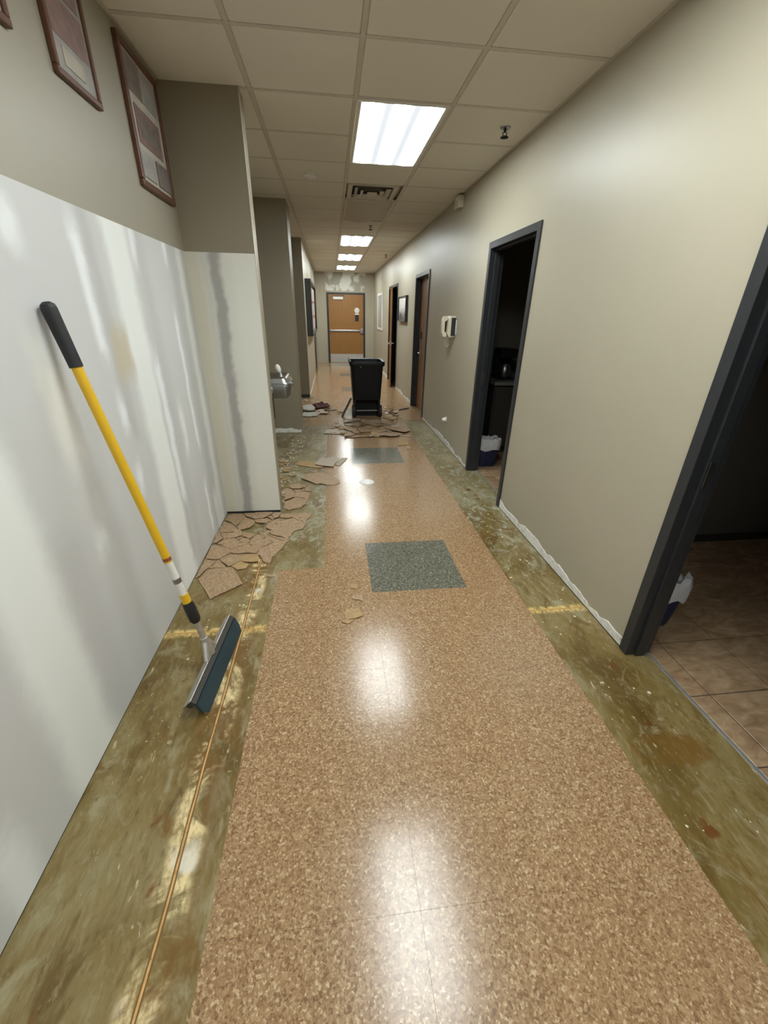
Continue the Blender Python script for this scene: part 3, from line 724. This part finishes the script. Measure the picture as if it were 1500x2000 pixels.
MB().loft([ringz(.965, fx1-.012, .010), ringz(1.005, fx1-.03, .03), ringz(1.012, fx1-.045, .045), ringz(1.005, fx1-.06, .06), ringz(.972, fx1-.11, .11)]).build('basin', 'chrome', t, 0, True)
MB().box(fx0, -.66, fy0+.06, fy1-.06, .52, .82).build('chiller_box', 'dark_strip', t, .01)
MB().lathe((-.535, 4.60, 1.0), (0, 0, 1), [(0, .022), (.02, .018), (.03, .014)], 16).tube((-.535, 4.6, 1.03), (-.56, 4.6, 1.065), .013, .011).build('bubbler_stem', 'chrome', t, 0, True)
MB().lathe((-.545, 4.60, 1.045), (-.35, 0, 1), [(0, .014), (.02, .024), (.05, .026), (.072, .018), (.08, .008)], 18).build('bubbler_guard', 'white', t, 0, True)
MB().lathe((fx1-.004, 4.61, .93), (1, 0, 0), [(0, .030), (.012, .030), (.016, .022), (.024, .022)], 20).build('push_button', 'chrome', t, 0, True)
MB().lathe((-.63, fy0+.001, .895), (0, -1, 0), [(0, .036), (.008, .034), (.012, .02)], 20).build('side_button', 'chrome', t, 0, True)
# ------------------------------------------------------------------ wheeled refuse bin
bx0, bx1, by0, by1 = .30, .835, 6.98, 7.56
cxm, cym = (bx0+bx1)/2, (by0+by1)/2
t = thing('wheeled_bin', 'black wheeled refuse bin standing among the tile rubble', 'bin', (cxm, cym, .004))
def rr(z, hx, hy, rad=.05, yo=0, n=5):
    pts = []
    for sx, sy, a0 in ((1, -1, -90), (1, 1, 0), (-1, 1, 90), (-1, -1, 180)):
        for i in range(n):
            a = math.radians(a0+90*i/(n-1)); pts.append((cxm+sx*(hx-rad)+rad*math.cos(a), cym+yo+sy*(hy-rad)+rad*math.sin(a), z))
    return pts
MB().loft([rr(.25, .225, .20, .05, .02), rr(.30, .232, .235, .05), rr(.84, .262, .285, .06), rr(.90, .266, .288, .06), rr(.90, .255, .277, .055), rr(.32, .215, .215, .04)], True).build('tub', 'black_plastic', t, 0, True)
MB().loft([rr(.845, .268, .291, .06), rr(.845, .285, .308, .065), rr(.905, .290, .312, .065), rr(.915, .284, .306, .06), rr(.905, .262, .284, .055), rr(.845, .262, .285, .05)], False).build('rim', 'black_plastic', t, 0, True)
b = MB().box(bx0+.045, bx0+.085, by0+.06, by1-.05, .02, .31).box(bx1-.085, bx1-.045, by0+.06, by1-.05, .02, .31).box(bx0+.085, bx1-.085, by0+.17, by0+.19, .006, .30)
b.build('undercarriage', 'black_plastic', t, .006)
MB().tube((bx0+.03, by0+.10, .115), (bx1-.03, by0+.10, .115), .009, None, 10).build('axle', 'chrome', t)
for x in (bx0+.015, bx1-.065):
    wh = MB().lathe((x, by0+.10, .109), (1, 0, 0), [(0, .085), (.006, .103), (.044, .103), (.05, .085)], 24).build('wheel', 'black_rubber', t, 0, True)
    MB().lathe((x-.004, by0+.10, .109), (1, 0, 0), [(0, .03), (.058, .03)], 14).build('hub', 'dark_strip', wh)
MB().tube((bx0+.02, by0-.015, .882), (bx1-.02, by0-.015, .882), .012, None, 10).build('grab_handle', 'black_plastic', t)
MB().lathe((bx0+.16, by0+.003, .83), (0, -1, 0), [(0, .012), (.008, .008)], 10).build('bolt', 'steel_dark', t)
# dark board leaning on the bin
o = MB().add([(.13, 7.05, .0035), (.155, 7.05, .0035), (.32, 7.10, .31), (.295, 7.10, .31), (.13, 7.19, .0035), (.155, 7.19, .0035), (.32, 7.22, .31), (.295, 7.22, .31)],
         [(0, 1, 2, 3), (4, 5, 6, 7), (0, 1, 5, 4), (1, 2, 6, 5), (2, 3, 7, 6), (3, 0, 4, 7)]).build('board_offcut', 'dark_strip')
tag(o, 'dark board leaning against the left side of the black bin', 'board')
# ------------------------------------------------------------------ floor squeegee
HB = Vector((-.640, 1.605, .085)); HT_ = Vector((XL+.030, 1.652, 1.632)); D = (HT_-HB)
t = thing('floor_squeegee', 'yellow-handled floor squeegee leaning against the white board wall', 'squeegee', (HB.x, HB.y, 0))
def at(s): return HB + D*s
MB().tube(at(.985), at(.865), .0245, .022, 20).lathe(at(.985), D, [(0, .0245), (.012, .022), (.02, .012)], 20).build('grip', 'black_rubber', t, 0, True)
MB().tube(at(.865), at(.345), .0175, .0175, 20).build('pole', 'yellow', t, 0, True)
MB().tube(at(.360), at(.350), .0180, .0180, 20).build('red_band', 'red', t, 0, True)
MB().tube(at(.345), at(.235), .0172, .0172, 20).build('label_sleeve', 'white', t, 0, True)
MB().tube(at(.290), at(.275), .0178, .0178, 20).build('printed_band', 'steel_dark', t, 0, True)
MB().tube(at(.235), at(.205), .0200, .0200, 20).build('yellow_collar', 'yellow', t, 0, True)
MB().lathe(at(.205), -D, [(0, .021), (.02, .025), (.10, .025), (.115, .018)], 20).build('clamp_socket', 'black_rubber', t, 0, True)
MB().tube(at(.135), at(.03), .014, .014, 16).build('neck', 'alu', t, 0, True)
# bracket: two flat arms from the neck to the bar
rot = math.radians(-4.5)                      # blade slightly turned from the corridor axis
ux = Vector((math.sin(-rot), math.cos(rot), 0)); vx = Vector((math.cos(rot), math.sin(rot), 0))   # along / across the blade
bc = Vector((-.612, 1.60, 0))
def hp(u, v, z): return bc + ux*u + vx*v + Vector((0, 0, z))
def hbox(mb, u0, u1, prof):
    n = len(prof); vs = [hp(u0, v, z) for v, z in prof]+[hp(u1, v, z) for v, z in prof]
    return mb.add(vs, [tuple(range(n)), tuple(range(n, 2*n))[::-1]]+[(i, n+i, n+(i+1) % n, (i+1) % n) for i in range(n)])
b = MB()
hbox(b, -.055, .055, [(-.042, .082), (-.020, .095), (-.020, .104), (-.045, .092)])
b.tube(at(.06), hp(-.055, -.03, .095), .015, .013, 12).tube(at(.06), hp(.055, -.03, .095), .015, .013, 12).tube(at(.07), hp(0, -.03, .095), .018, .022, 14)
b.build('bracket', 'alu', t, .002)
b = MB(); hbox(b, -.285, .285, [(-.060, .062), (-.022, .102), (-.018, .098), (-.055, .058)]); b.build('channel_bar', 'alu', t, .0015)
b = MB(); hbox(b, -.283, .283, [(-.046, .062), (-.018, .094), (.000, .080), (-.022, .052)]); b.build('channel_inner', 'dark_strip', t, .001)
b = MB(); n = 10; ring1 = []
U = [-.283+.566*i/24 for i in range(25)]
vs = []; fs = []
for u in U:
    e = max(0, (abs(u)-.255)/.028); lo = .0035+.026*e*e
    k = (lo-.0035)/.08
    for v, z in ((.030-.05*k, lo), (.038-.05*k, lo), (.004, .078), (-.010, .068)): vs.append(hp(u, v, z))
for i in range(24):
    for j in range(4): fs.append((4*i+j, 4*i+(j+1) % 4, 4*i+4+(j+1) % 4, 4*i+4+j))
fs += [(0, 1, 2, 3), (96, 97, 98, 99)]
b.add(vs, fs); b.build('rubber_blade', 'blade', t, 0, True)
# ------------------------------------------------------------------ floor cleanout
t = thing('floor_cleanout', 'round pale metal cleanout cover set in the tan tiles', 'floor cover', (.322, 4.045, .0035))
MB().lathe((.322, 4.045, .0034), (0, 0, 1), [(0, .078), (.003, .076), (.004, .070)], 36).build('ring', 'white', t)
MB().lathe((.322, 4.045, .0074), (0, 0, 1), [(0, .062), (.0012, .060)], 32).build('lid', 'alu', t)
# ------------------------------------------------------------------ tile rubble
def clip(poly, px, py, nx, ny):
    out = []
    for i in range(len(poly)):
        a, c = poly[i], poly[(i+1) % len(poly)]
        da = (a[0]-px)*nx+(a[1]-py)*ny; dc = (c[0]-px)*nx+(c[1]-py)*ny
        if da <= 0: out.append(a)
        if da*dc < 0: s = da/(da-dc); out.append((a[0]+(c[0]-a[0])*s, a[1]+(c[1]-a[1])*s))
    return out
def inside(p, poly):
    r = False
    for i in range(len(poly)):
        a, c = poly[i], poly[i-1]
        if (a[1] > p[1]) != (c[1] > p[1]) and p[0] < (c[0]-a[0])*(p[1]-a[1])/(c[1]-a[1])+a[0]: r = not r
    return r
def area(p): return abs(sum(p[i-1][0]*p[i][1]-p[i][0]*p[i-1][1] for i in range(len(p))))/2
def sample(poly, rng):
    xs, ys = zip(*poly)
    while True:
        p = (rng.uniform(min(xs), max(xs)), rng.uniform(min(ys), max(ys)))
        if inside(p, poly): return p
def jag(poly, rng, amp):
    out = []
    for i in range(len(poly)):
        a, c = poly[i], poly[(i+1) % len(poly)]; L = math.hypot(c[0]-a[0], c[1]-a[1]); out.append(a)
        if L > .06:
            for s in (.35, .68):
                k = rng.uniform(-amp, amp)*L; out.append((a[0]+(c[0]-a[0])*s-(c[1]-a[1])/L*k, a[1]+(c[1]-a[1])*s+(c[0]-a[0])/L*k))
    return out
def shard(poly, label, group, rng, z=0., tilt=.02, mat='shard', name='tile_shard', th=.0045, cat='tile shard', turn=.0, amp=.05):
    poly = jag(poly, rng, amp)
    cx = sum(p[0] for p in poly)/len(poly); cyy = sum(p[1] for p in poly)/len(poly)
    pl = [(x-cx, y-cyy) for x, y in poly]; n = len(pl)
    vs = [(x, y, 0) for x, y in pl]+[(x, y, th) for x, y in pl]
    me = bpy.data.meshes.new(name); me.from_pydata(vs, [], [tuple(range(n))[::-1], tuple(range(n, 2*n))]+[(i, (i+1) % n, n+(i+1) % n, n+i) for i in range(n)])
    bm = bmesh.new(); bm.from_mesh(me); bmesh.ops.recalc_face_normals(bm, faces=bm.faces); bm.to_mesh(me); bm.free()
    me.materials.append(M[mat])
    o = bpy.data.objects.new(name, me); COL.objects.link(o)
    e = Euler((rng.uniform(-tilt, tilt), rng.uniform(-tilt, tilt), rng.uniform(-turn, turn))); o.rotation_euler = e
    R3 = e.to_matrix(); low = min((R3 @ Vector(v)).z for v in vs)
    o.location = (cx, cyy, z-low+.0004)
    return tag(o, label, cat, group)
def fracture(poly, n, label, group, seed, z=0., tilt=.03, gap=.006, skip=None, mats=('shard',), drop=.0, holes=(), lift=.011):
    rng = random.Random(seed); sites = []
    for _ in range(n):
        if sites and rng.random() < .45:
            b_ = rng.choice(sites); q_ = (b_[0]+rng.gauss(0, .055), b_[1]+rng.gauss(0, .055))
            sites.append(q_ if inside(q_, poly) else sample(poly, rng))
        else: sites.append(sample(poly, rng))
    for i, s in enumerate(sites):
        c = list(poly)
        for j, q in enumerate(sites):
            if i == j or not c: continue
            mx, my = (s[0]+q[0])/2, (s[1]+q[1])/2; dx, dy = q[0]-s[0], q[1]-s[1]; L = math.hypot(dx, dy)
            if L < 1e-6: continue
            c = clip(c, mx-dx/L*gap/2, my-dy/L*gap/2, dx/L, dy/L)
        if len(c) < 3 or area(c) < .0006: continue
        ce_ = (sum(p[0] for p in c)/len(c), sum(p[1] for p in c)/len(c))
        if any(inside(ce_, h) for h in holes) or rng.random() < drop: continue
        shard(c, label(ce_, area(c)) if callable(label) else label, group, rng, z+rng.random()**2*lift, tilt, rng.choice(mats), turn=.09, amp=.07)
def rand_poly(c, r, rng):
    n = rng.randint(4, 6); a0 = rng.uniform(0, 6.28)
    return [(c[0]+r*rng.uniform(.6, 1.25)*math.cos(a0+6.283*i/n+rng.uniform(-.25, .25)), c[1]+r*rng.uniform(.6, 1.25)*math.sin(a0+6.283*i/n+rng.uniform(-.25, .25))) for i in range(n)]
def scatter(poly, n, r0, r1, label, group, seed, z=.0036, zr=.008, tilt=.10, mats=('shard', 'shard_back', 'shard_pale')):
    rng = random.Random(seed)
    for i in range(n):
        c = sample(poly, rng); r = r0+(r1-r0)*rng.random()**2
        shard(rand_poly(c, r, rng), label(c, r*r*2.4) if callable(label) else label, group, rng, z+rng.random()*zr, tilt, rng.choice(mats), turn=3, amp=.08)
P = {
'A':[(-0.94,3.36),(-0.65,3.36),(-0.48,3.34),(-0.23,3.33),(-0.28,3.04),(-0.35,3.00),(-0.41,2.80),(-0.49,2.53),(-0.54,2.55),(-0.62,2.53),(-0.64,2.48),(-0.70,2.47),(-0.74,2.52),(-0.90,2.51),(-0.945,2.39),(-0.95,2.56),(-0.95,2.79),(-0.95,3.03)],
'bare':[(-0.80,2.92),(-0.80,3.08),(-0.72,3.19),(-0.58,3.10),(-0.57,2.96),(-0.69,2.96)],
'tile':[(-0.93,2.38),(-0.90,2.50),(-0.74,2.51),(-0.70,2.44),(-0.63,2.30),(-0.80,2.16)],
's1':[(-0.73,2.62),(-0.59,2.71),(-0.57,2.56),(-0.64,2.56),(-0.69,2.58)],
's2':[(-0.76,2.59),(-0.73,2.61),(-0.63,2.54),(-0.64,2.49),(-0.70,2.47),(-0.75,2.53)],
's3':[(-0.57,2.65),(-0.55,2.68),(-0.47,2.65),(-0.49,2.53),(-0.54,2.57)],
'B':[(-0.49,3.47),(-0.44,3.41),(-0.33,3.45),(-0.28,3.56),(-0.25,3.82),(-0.28,3.97),(-0.46,4.06),(-0.49,3.9)],
'B2':[(-0.69,5.02),(-0.56,5.01),(-0.48,4.46),(-0.46,4.06),(-0.50,3.65),(-.62,4.2),(-0.62,4.5)],
'C1':[(-0.46,4.65),(-0.43,4.78),(-0.25,4.76),(-0.14,4.58),(-0.16,4.51),(-0.33,4.57)],
'C2':[(-0.24,4.61),(-0.18,4.86),(-0.15,4.90),(-0.13,4.84),(-0.02,4.91),(0.07,4.80),(-0.00,4.65),(-0.03,4.52),(-0.14,4.56)],
'C3':[(-0.00,4.63),(0.08,4.84),(0.15,4.85),(0.05,4.57),(0.01,4.59)],
'C4':[(-0.37,4.18),(-0.27,4.33),(-0.14,4.33),(-0.04,4.22),(0.03,4.13),(0.04,4.04),(-0.01,3.98),(-0.09,3.98),(-0.17,4.03),(-0.20,4.00)],
'C5':[(-0.27,4.40),(-0.24,4.44),(-0.19,4.42),(-0.21,4.36)],
'D1':[(-0.16,6.00),(-0.11,6.18),(0.03,6.24),(0.20,6.15),(0.17,5.96),(0.03,5.97)],
'D2':[(0.14,6.71),(0.24,6.85),(0.45,6.84),(0.40,6.70),(0.16,6.59)],
'D3':[(0.16,6.49),(0.39,6.63),(0.53,6.67),(0.49,6.50),(0.22,6.41)],
'D':[(0.13,6.44),(0.24,6.84),(0.74,6.78),(0.80,6.62),(1.15,6.25),(1.14,6.06),(0.88,5.76),(0.68,5.77),(0.33,5.76),(0.15,5.75)],
'Dl':[(-0.18,6.18),(0.06,6.62),(0.32,6.82),(0.38,6.37),(0.27,5.92),(0.08,5.80)],
'stick':[(0.96,5.88),(1.12,5.78),(1.11,5.74),(0.95,5.82)],
'E':[(0.89,7.72),(1.09,7.72),(1.17,7.16),(1.08,6.76),(0.87,6.77),(0.86,7.01)],
'Es':[(1.21,7.64),(1.43,7.81),(1.42,7.74),(1.20,7.57)],
'G1':[(0.87,5.51),(0.92,5.56),(1.02,5.50),(1.00,5.37),(0.92,5.35),(0.85,5.33)],
'G2':[(0.94,5.27),(1.00,5.32),(1.02,5.18),(0.95,5.17)],
'H1':[(0.07,2.23),(0.12,2.23),(0.11,2.18),(0.07,2.19)],
'H2':[(0.08,2.11),(0.15,2.12),(0.14,2.05),(0.07,2.08)],
'H3':[(0.03,1.97),(0.11,1.98),(0.13,1.91),(0.08,1.89),(0.03,1.89),(0.02,1.93)],
'H4':[(0.00,1.87),(0.03,1.89),(0.08,1.88),(0.04,1.85)],
'F1':[(-0.54,7.51),(-0.54,7.76),(-0.42,7.86),(-0.33,7.64),(-0.34,7.50),(-0.43,7.44)],
'F2':[(-0.33,7.40),(-0.25,7.64),(-0.07,7.51),(-0.27,7.25)],
'F3':[(-0.55,7.15),(-0.52,7.41),(-0.33,7.40),(-0.26,7.13),(-0.42,7.09)],
'red':[(-0.43,8.08),(-0.32,8.08),(-0.26,8.12),(-0.15,8.04),(-0.10,7.81),(-0.15,7.79),(-0.25,7.89),(-0.26,7.67),(-0.36,7.78),(-0.41,7.82)],
'green':[(-0.06,7.63),(0.07,7.71),(0.06,7.64),(-0.06,7.59)],
'F':[(-0.67,8.50),(-0.48,8.53),(-0.17,8.28),(-0.10,7.70),(0.23,7.69),(0.20,7.35),(0.00,7.16),(-0.24,7.30),(-0.60,7.65)],
'I':[(-0.49,2.39),(-0.44,2.41),(-0.43,2.37),(-0.48,2.37)],
}
rg = random.Random(21)
def lab_a(c, a):
    w = 'at the foot of the white pillar' if c[1] > 3.15 else 'against the left wall' if c[0] < -.84 else 'at the right edge of the cracked patch' if c[0] > -.5 else 'in the middle of the cracked patch'
    return ('large' if a > .011 else 'small' if a < .005 else 'middling') + ' cracked tan tile shard ' + w
def lab_d(c, a=.01):
    return ('broad' if a > .012 else 'small') + ' broken tan shard in the rubble ' + ('close to the black bin' if c[1] > 6.35 else 'farther in front of the black bin') + (', left part' if c[0] < .42 else ', right part' if c[0] > .78 else ', middle part')
fracture(P['A'], 44, lab_a, 'cracked tiles before the pillar', 3, 0., .05, .004, holes=[P['bare'], P['s1'], P['s2'], P['s3']])
shard(P['tile'], 'large loose tan tile corner nearest the squeegee', 'cracked tiles before the pillar', rg, .001, .02, amp=.01)
shard(P['s1'], 'upturned golden tile shard lifted off the cracked patch', 'cracked tiles before the pillar', rg, .004, .05, 'shard_back')
shard(P['s2'], 'curled golden tile shard at the front edge of the cracked patch', 'cracked tiles before the pillar', rg, .003, .06, 'shard_back')
shard(P['s3'], 'lifted shard on the right tip of the cracked patch', 'cracked tiles before the pillar', rg, .002, .04)
shard(P['I'], 'small single shard left beside the corner of the tan tiles', 'cracked tiles before the pillar', rg, 0, .02)
fracture(P['B'], 13, lambda c, a: ('large' if a > .009 else 'small')+' tan tile shard beside the pillar side, '+('near end' if c[1] < 3.7 else 'far end'), 'shards beside the pillar', 5, 0., .05, .005)
scatter(P['B2'], 22, .025, .06, lambda c, a: ('larger' if a > .004 else 'tiny')+' broken tile bit in the fountain alcove, '+('beside the pillar' if c[1] < 4.4 else 'below the fountain'), 'small shards below the fountain', 6, .0006, .006, .10)
shard(P['C1'], 'long golden tile slab under the two pale slabs', 'large slabs by the cleanout cover', rg, .0006, .015, 'shard_back', amp=.015)
shard(P['C2'], 'large pale tile slab lying over the golden slab', 'large slabs by the cleanout cover', rg, .0065, .02, 'shard_pale', amp=.02)
shard(P['C3'], 'narrow pale tile slab right of the large pale slab', 'large slabs by the cleanout cover', rg, .0042, .02, 'shard_pale', amp=.02)
shard(P['C4'], 'broad tan tile slab left of the round cleanout cover', 'large slabs by the cleanout cover', rg, .0042, .02, 'shard', amp=.03)
shard(P['C5'], 'small shard between the pale slabs and the broad slab', 'large slabs by the cleanout cover', rg, .0006, .04)
G_ = 'rubble before the black bin'
shard(P['D1'], 'pale glossy tile slab at the left front of the rubble', G_, rg, .0045, .025, 'shard_pale', amp=.03)
shard(P['D2'], 'pale tile slab raised at the left foot of the black bin', G_, rg, .02, .05, 'shard_pale', amp=.03)
shard(P['D3'], 'tan tile slab under the raised pale slab before the bin', G_, rg, .010, .04, 'shard_pale', amp=.03)
fracture(P['D'], 40, lab_d, G_, 8, .0036, .07, .006, drop=.12, mats=('shard', 'shard', 'shard', 'shard_pale'))
scatter(P['Dl'], 20, .03, .085, 'broken tile shard in the left part of the rubble before the bin', G_, 9, .0036, .012, .12)
scatter(P['D'], 22, .025, .07, lambda c, a: 'loose chip lying on top of the rubble, '+('close to the bin' if c[1] > 6.35 else 'front edge')+(', left' if c[0] < .42 else ', right' if c[0] > .78 else ', middle'), G_, 10, .008, .016, .16)
shard(P['stick'], 'thin straight tile sliver at the right end of the rubble', G_, rg, .005, .03, 'shard_pale', amp=.01)
scatter(P['E'], 30, .03, .085, lambda c, a: ('bigger' if a > .006 else 'tiny')+' pale shard heaped right of the bin, '+('near the bin wheel' if c[0] < .98 else 'toward the brown door'), 'shards right of the bin', 12, .0036, .03, .25, ('shard', 'shard_pale', 'shard_back', 'shard_pale'))
shard(P['Es'], 'dark straight strip lying before the closed brown door', 'shards right of the bin', rg, .004, .02, 'dark_strip', 'trim_strip', .012, 'strip', amp=.01)
shard(P['G1'], 'forked golden shard right of the far grey square', 'shards right of the far grey square', rg, .0036, .05, 'shard_back', amp=.12)
shard(P['G2'], 'pointed golden shard nearest the right edge of the tan tiles', 'shards right of the far grey square', rg, .0036, .05, 'shard_back', amp=.1)
for k_, l_ in (('H1', 'small square chip, topmost of those before the near grey square'), ('H2', 'second chip below the topmost before the near grey square'), ('H3', 'largest ragged chip lying before the near grey square'), ('H4', 'thin chip at the bottom of the chips before the grey square')):
    shard(P[k_], l_, 'chips before the near grey square', rg, .0036, .04, 'shard_back' if k_ != 'H2' else 'shard', amp=.09)
shard(P['F1'], 'curved pale grey plaster piece left of the bin', 'debris by the far pillar', rg, .03, .06, 'grey_piece', 'plaster_piece', .02, 'plaster', amp=.04)
shard(P['F2'], 'pale tile slab pointing right, left of the bin', 'debris by the far pillar', rg, .012, .06, 'shard_pale', amp=.02)
shard(P['F3'], 'flat grey tile slab beside the middle pillar', 'debris by the far pillar', rg, .012, .03, 'grey_piece', amp=.02)
shard(P['green'], 'thin dark green strip on the floor left of the bin', 'debris by the far pillar', rg, .006, .03, 'green', 'trim_strip', .006, 'strip', amp=.01)
scatter(P['F'], 22, .03, .09, lambda c, a: ('larger' if a > .008 else 'smaller')+' tile shard in the heap left of the bin, '+('by the far pillar' if c[0] < -.3 else 'toward the bin'), 'debris by the far pillar', 14, .0036, .03, .22)
# crumpled dark red cloth
rr_ = random.Random(4); vs = []; fs = []; nx, ny = 18, 12
for j in range(ny+1):
    for i in range(nx+1):
        u, v = i/nx*2-1, j/ny*2-1; e = max(0, 1-(u*u)**1.3-(v*v)**1.3)
        vs.append((-.26+.17*u+.03*math.sin(5*v), 7.92+.16*v+.05*math.sin(4*u), .030+e*(.035+.022*math.sin(9*u+3*v)+.018*math.sin(11*v-4*u))))
for j in range(ny):
    for i in range(nx): fs.append((j*(nx+1)+i, j*(nx+1)+i+1, (j+1)*(nx+1)+i+1, (j+1)*(nx+1)+i))
k = len(vs)
o = MB().add(vs, fs).build('rag', 'dark_red', None, 0, True); md = o.modifiers.new('thickness', 'SOLIDIFY'); md.thickness = .012
tag(o, 'crumpled dark red rag on the debris left of the bin', 'rag')
# plaster and adhesive crumbs nobody could count
def crumbs(poly, n, r0, r1, label, seed, z=.0004, mat='crumb'):
    rng = random.Random(seed); b = MB()
    for i in range(n):
        c = sample(poly, rng); r = r0+(r1-r0)*rng.random()**3; h = r*rng.uniform(.3, .7); a0 = rng.uniform(0, 6)
        ring = [(c[0]+r*rng.uniform(.5, 1.2)*math.cos(a0+j*1.2566), c[1]+r*rng.uniform(.5, 1.2)*math.sin(a0+j*1.2566)) for j in range(5)]
        b.add([(x, y, z) for x, y in ring]+[(c[0], c[1], z+h)], [(j, (j+1) % 5, 5) for j in range(5)]+[(4, 3, 2, 1, 0)])
    o = b.build('crumbs', mat); tag(o, label, 'debris'); o['kind'] = 'stuff'
crumbs([(-.66, 4.2), (-.50, 3.6), (-.42, 3.6), (-.44, 4.9), (-.40, 6.0), (-.60, 6.0)], 210, .003, .018, 'pale glue crumbs along the foot of the pillar and fountain alcove', 1)
crumbs([(-.96, 1.2), (-.43, 1.0), (-.43, 3.3), (-.96, 3.3)], 130, .002, .009, 'pale crumbs on the bare concrete around the squeegee', 2)
crumbs([(1.15, .6), (1.49, .6), (1.49, 7), (1.15, 6.9)], 260, .002, .010, 'pale crumbs on the bare concrete strip along the right wall', 3)
crumbs([(-.1, 5.8), (1.1, 5.8), (1.15, 6.8), (.95, 7.6), (.88, 6.92), (.2, 6.9), (-.6, 8.2), (-.5, 7.0)], 500, .004, .016, 'small tile crumbs strewn through the rubble around the bin', 4, .0036)
crumbs([(0, 1.83), (.14, 1.85), (.14, 2.2), (.0, 2.1)], 25, .002, .007, 'tiny crumbs around the chips before the near grey square', 5, .0036)
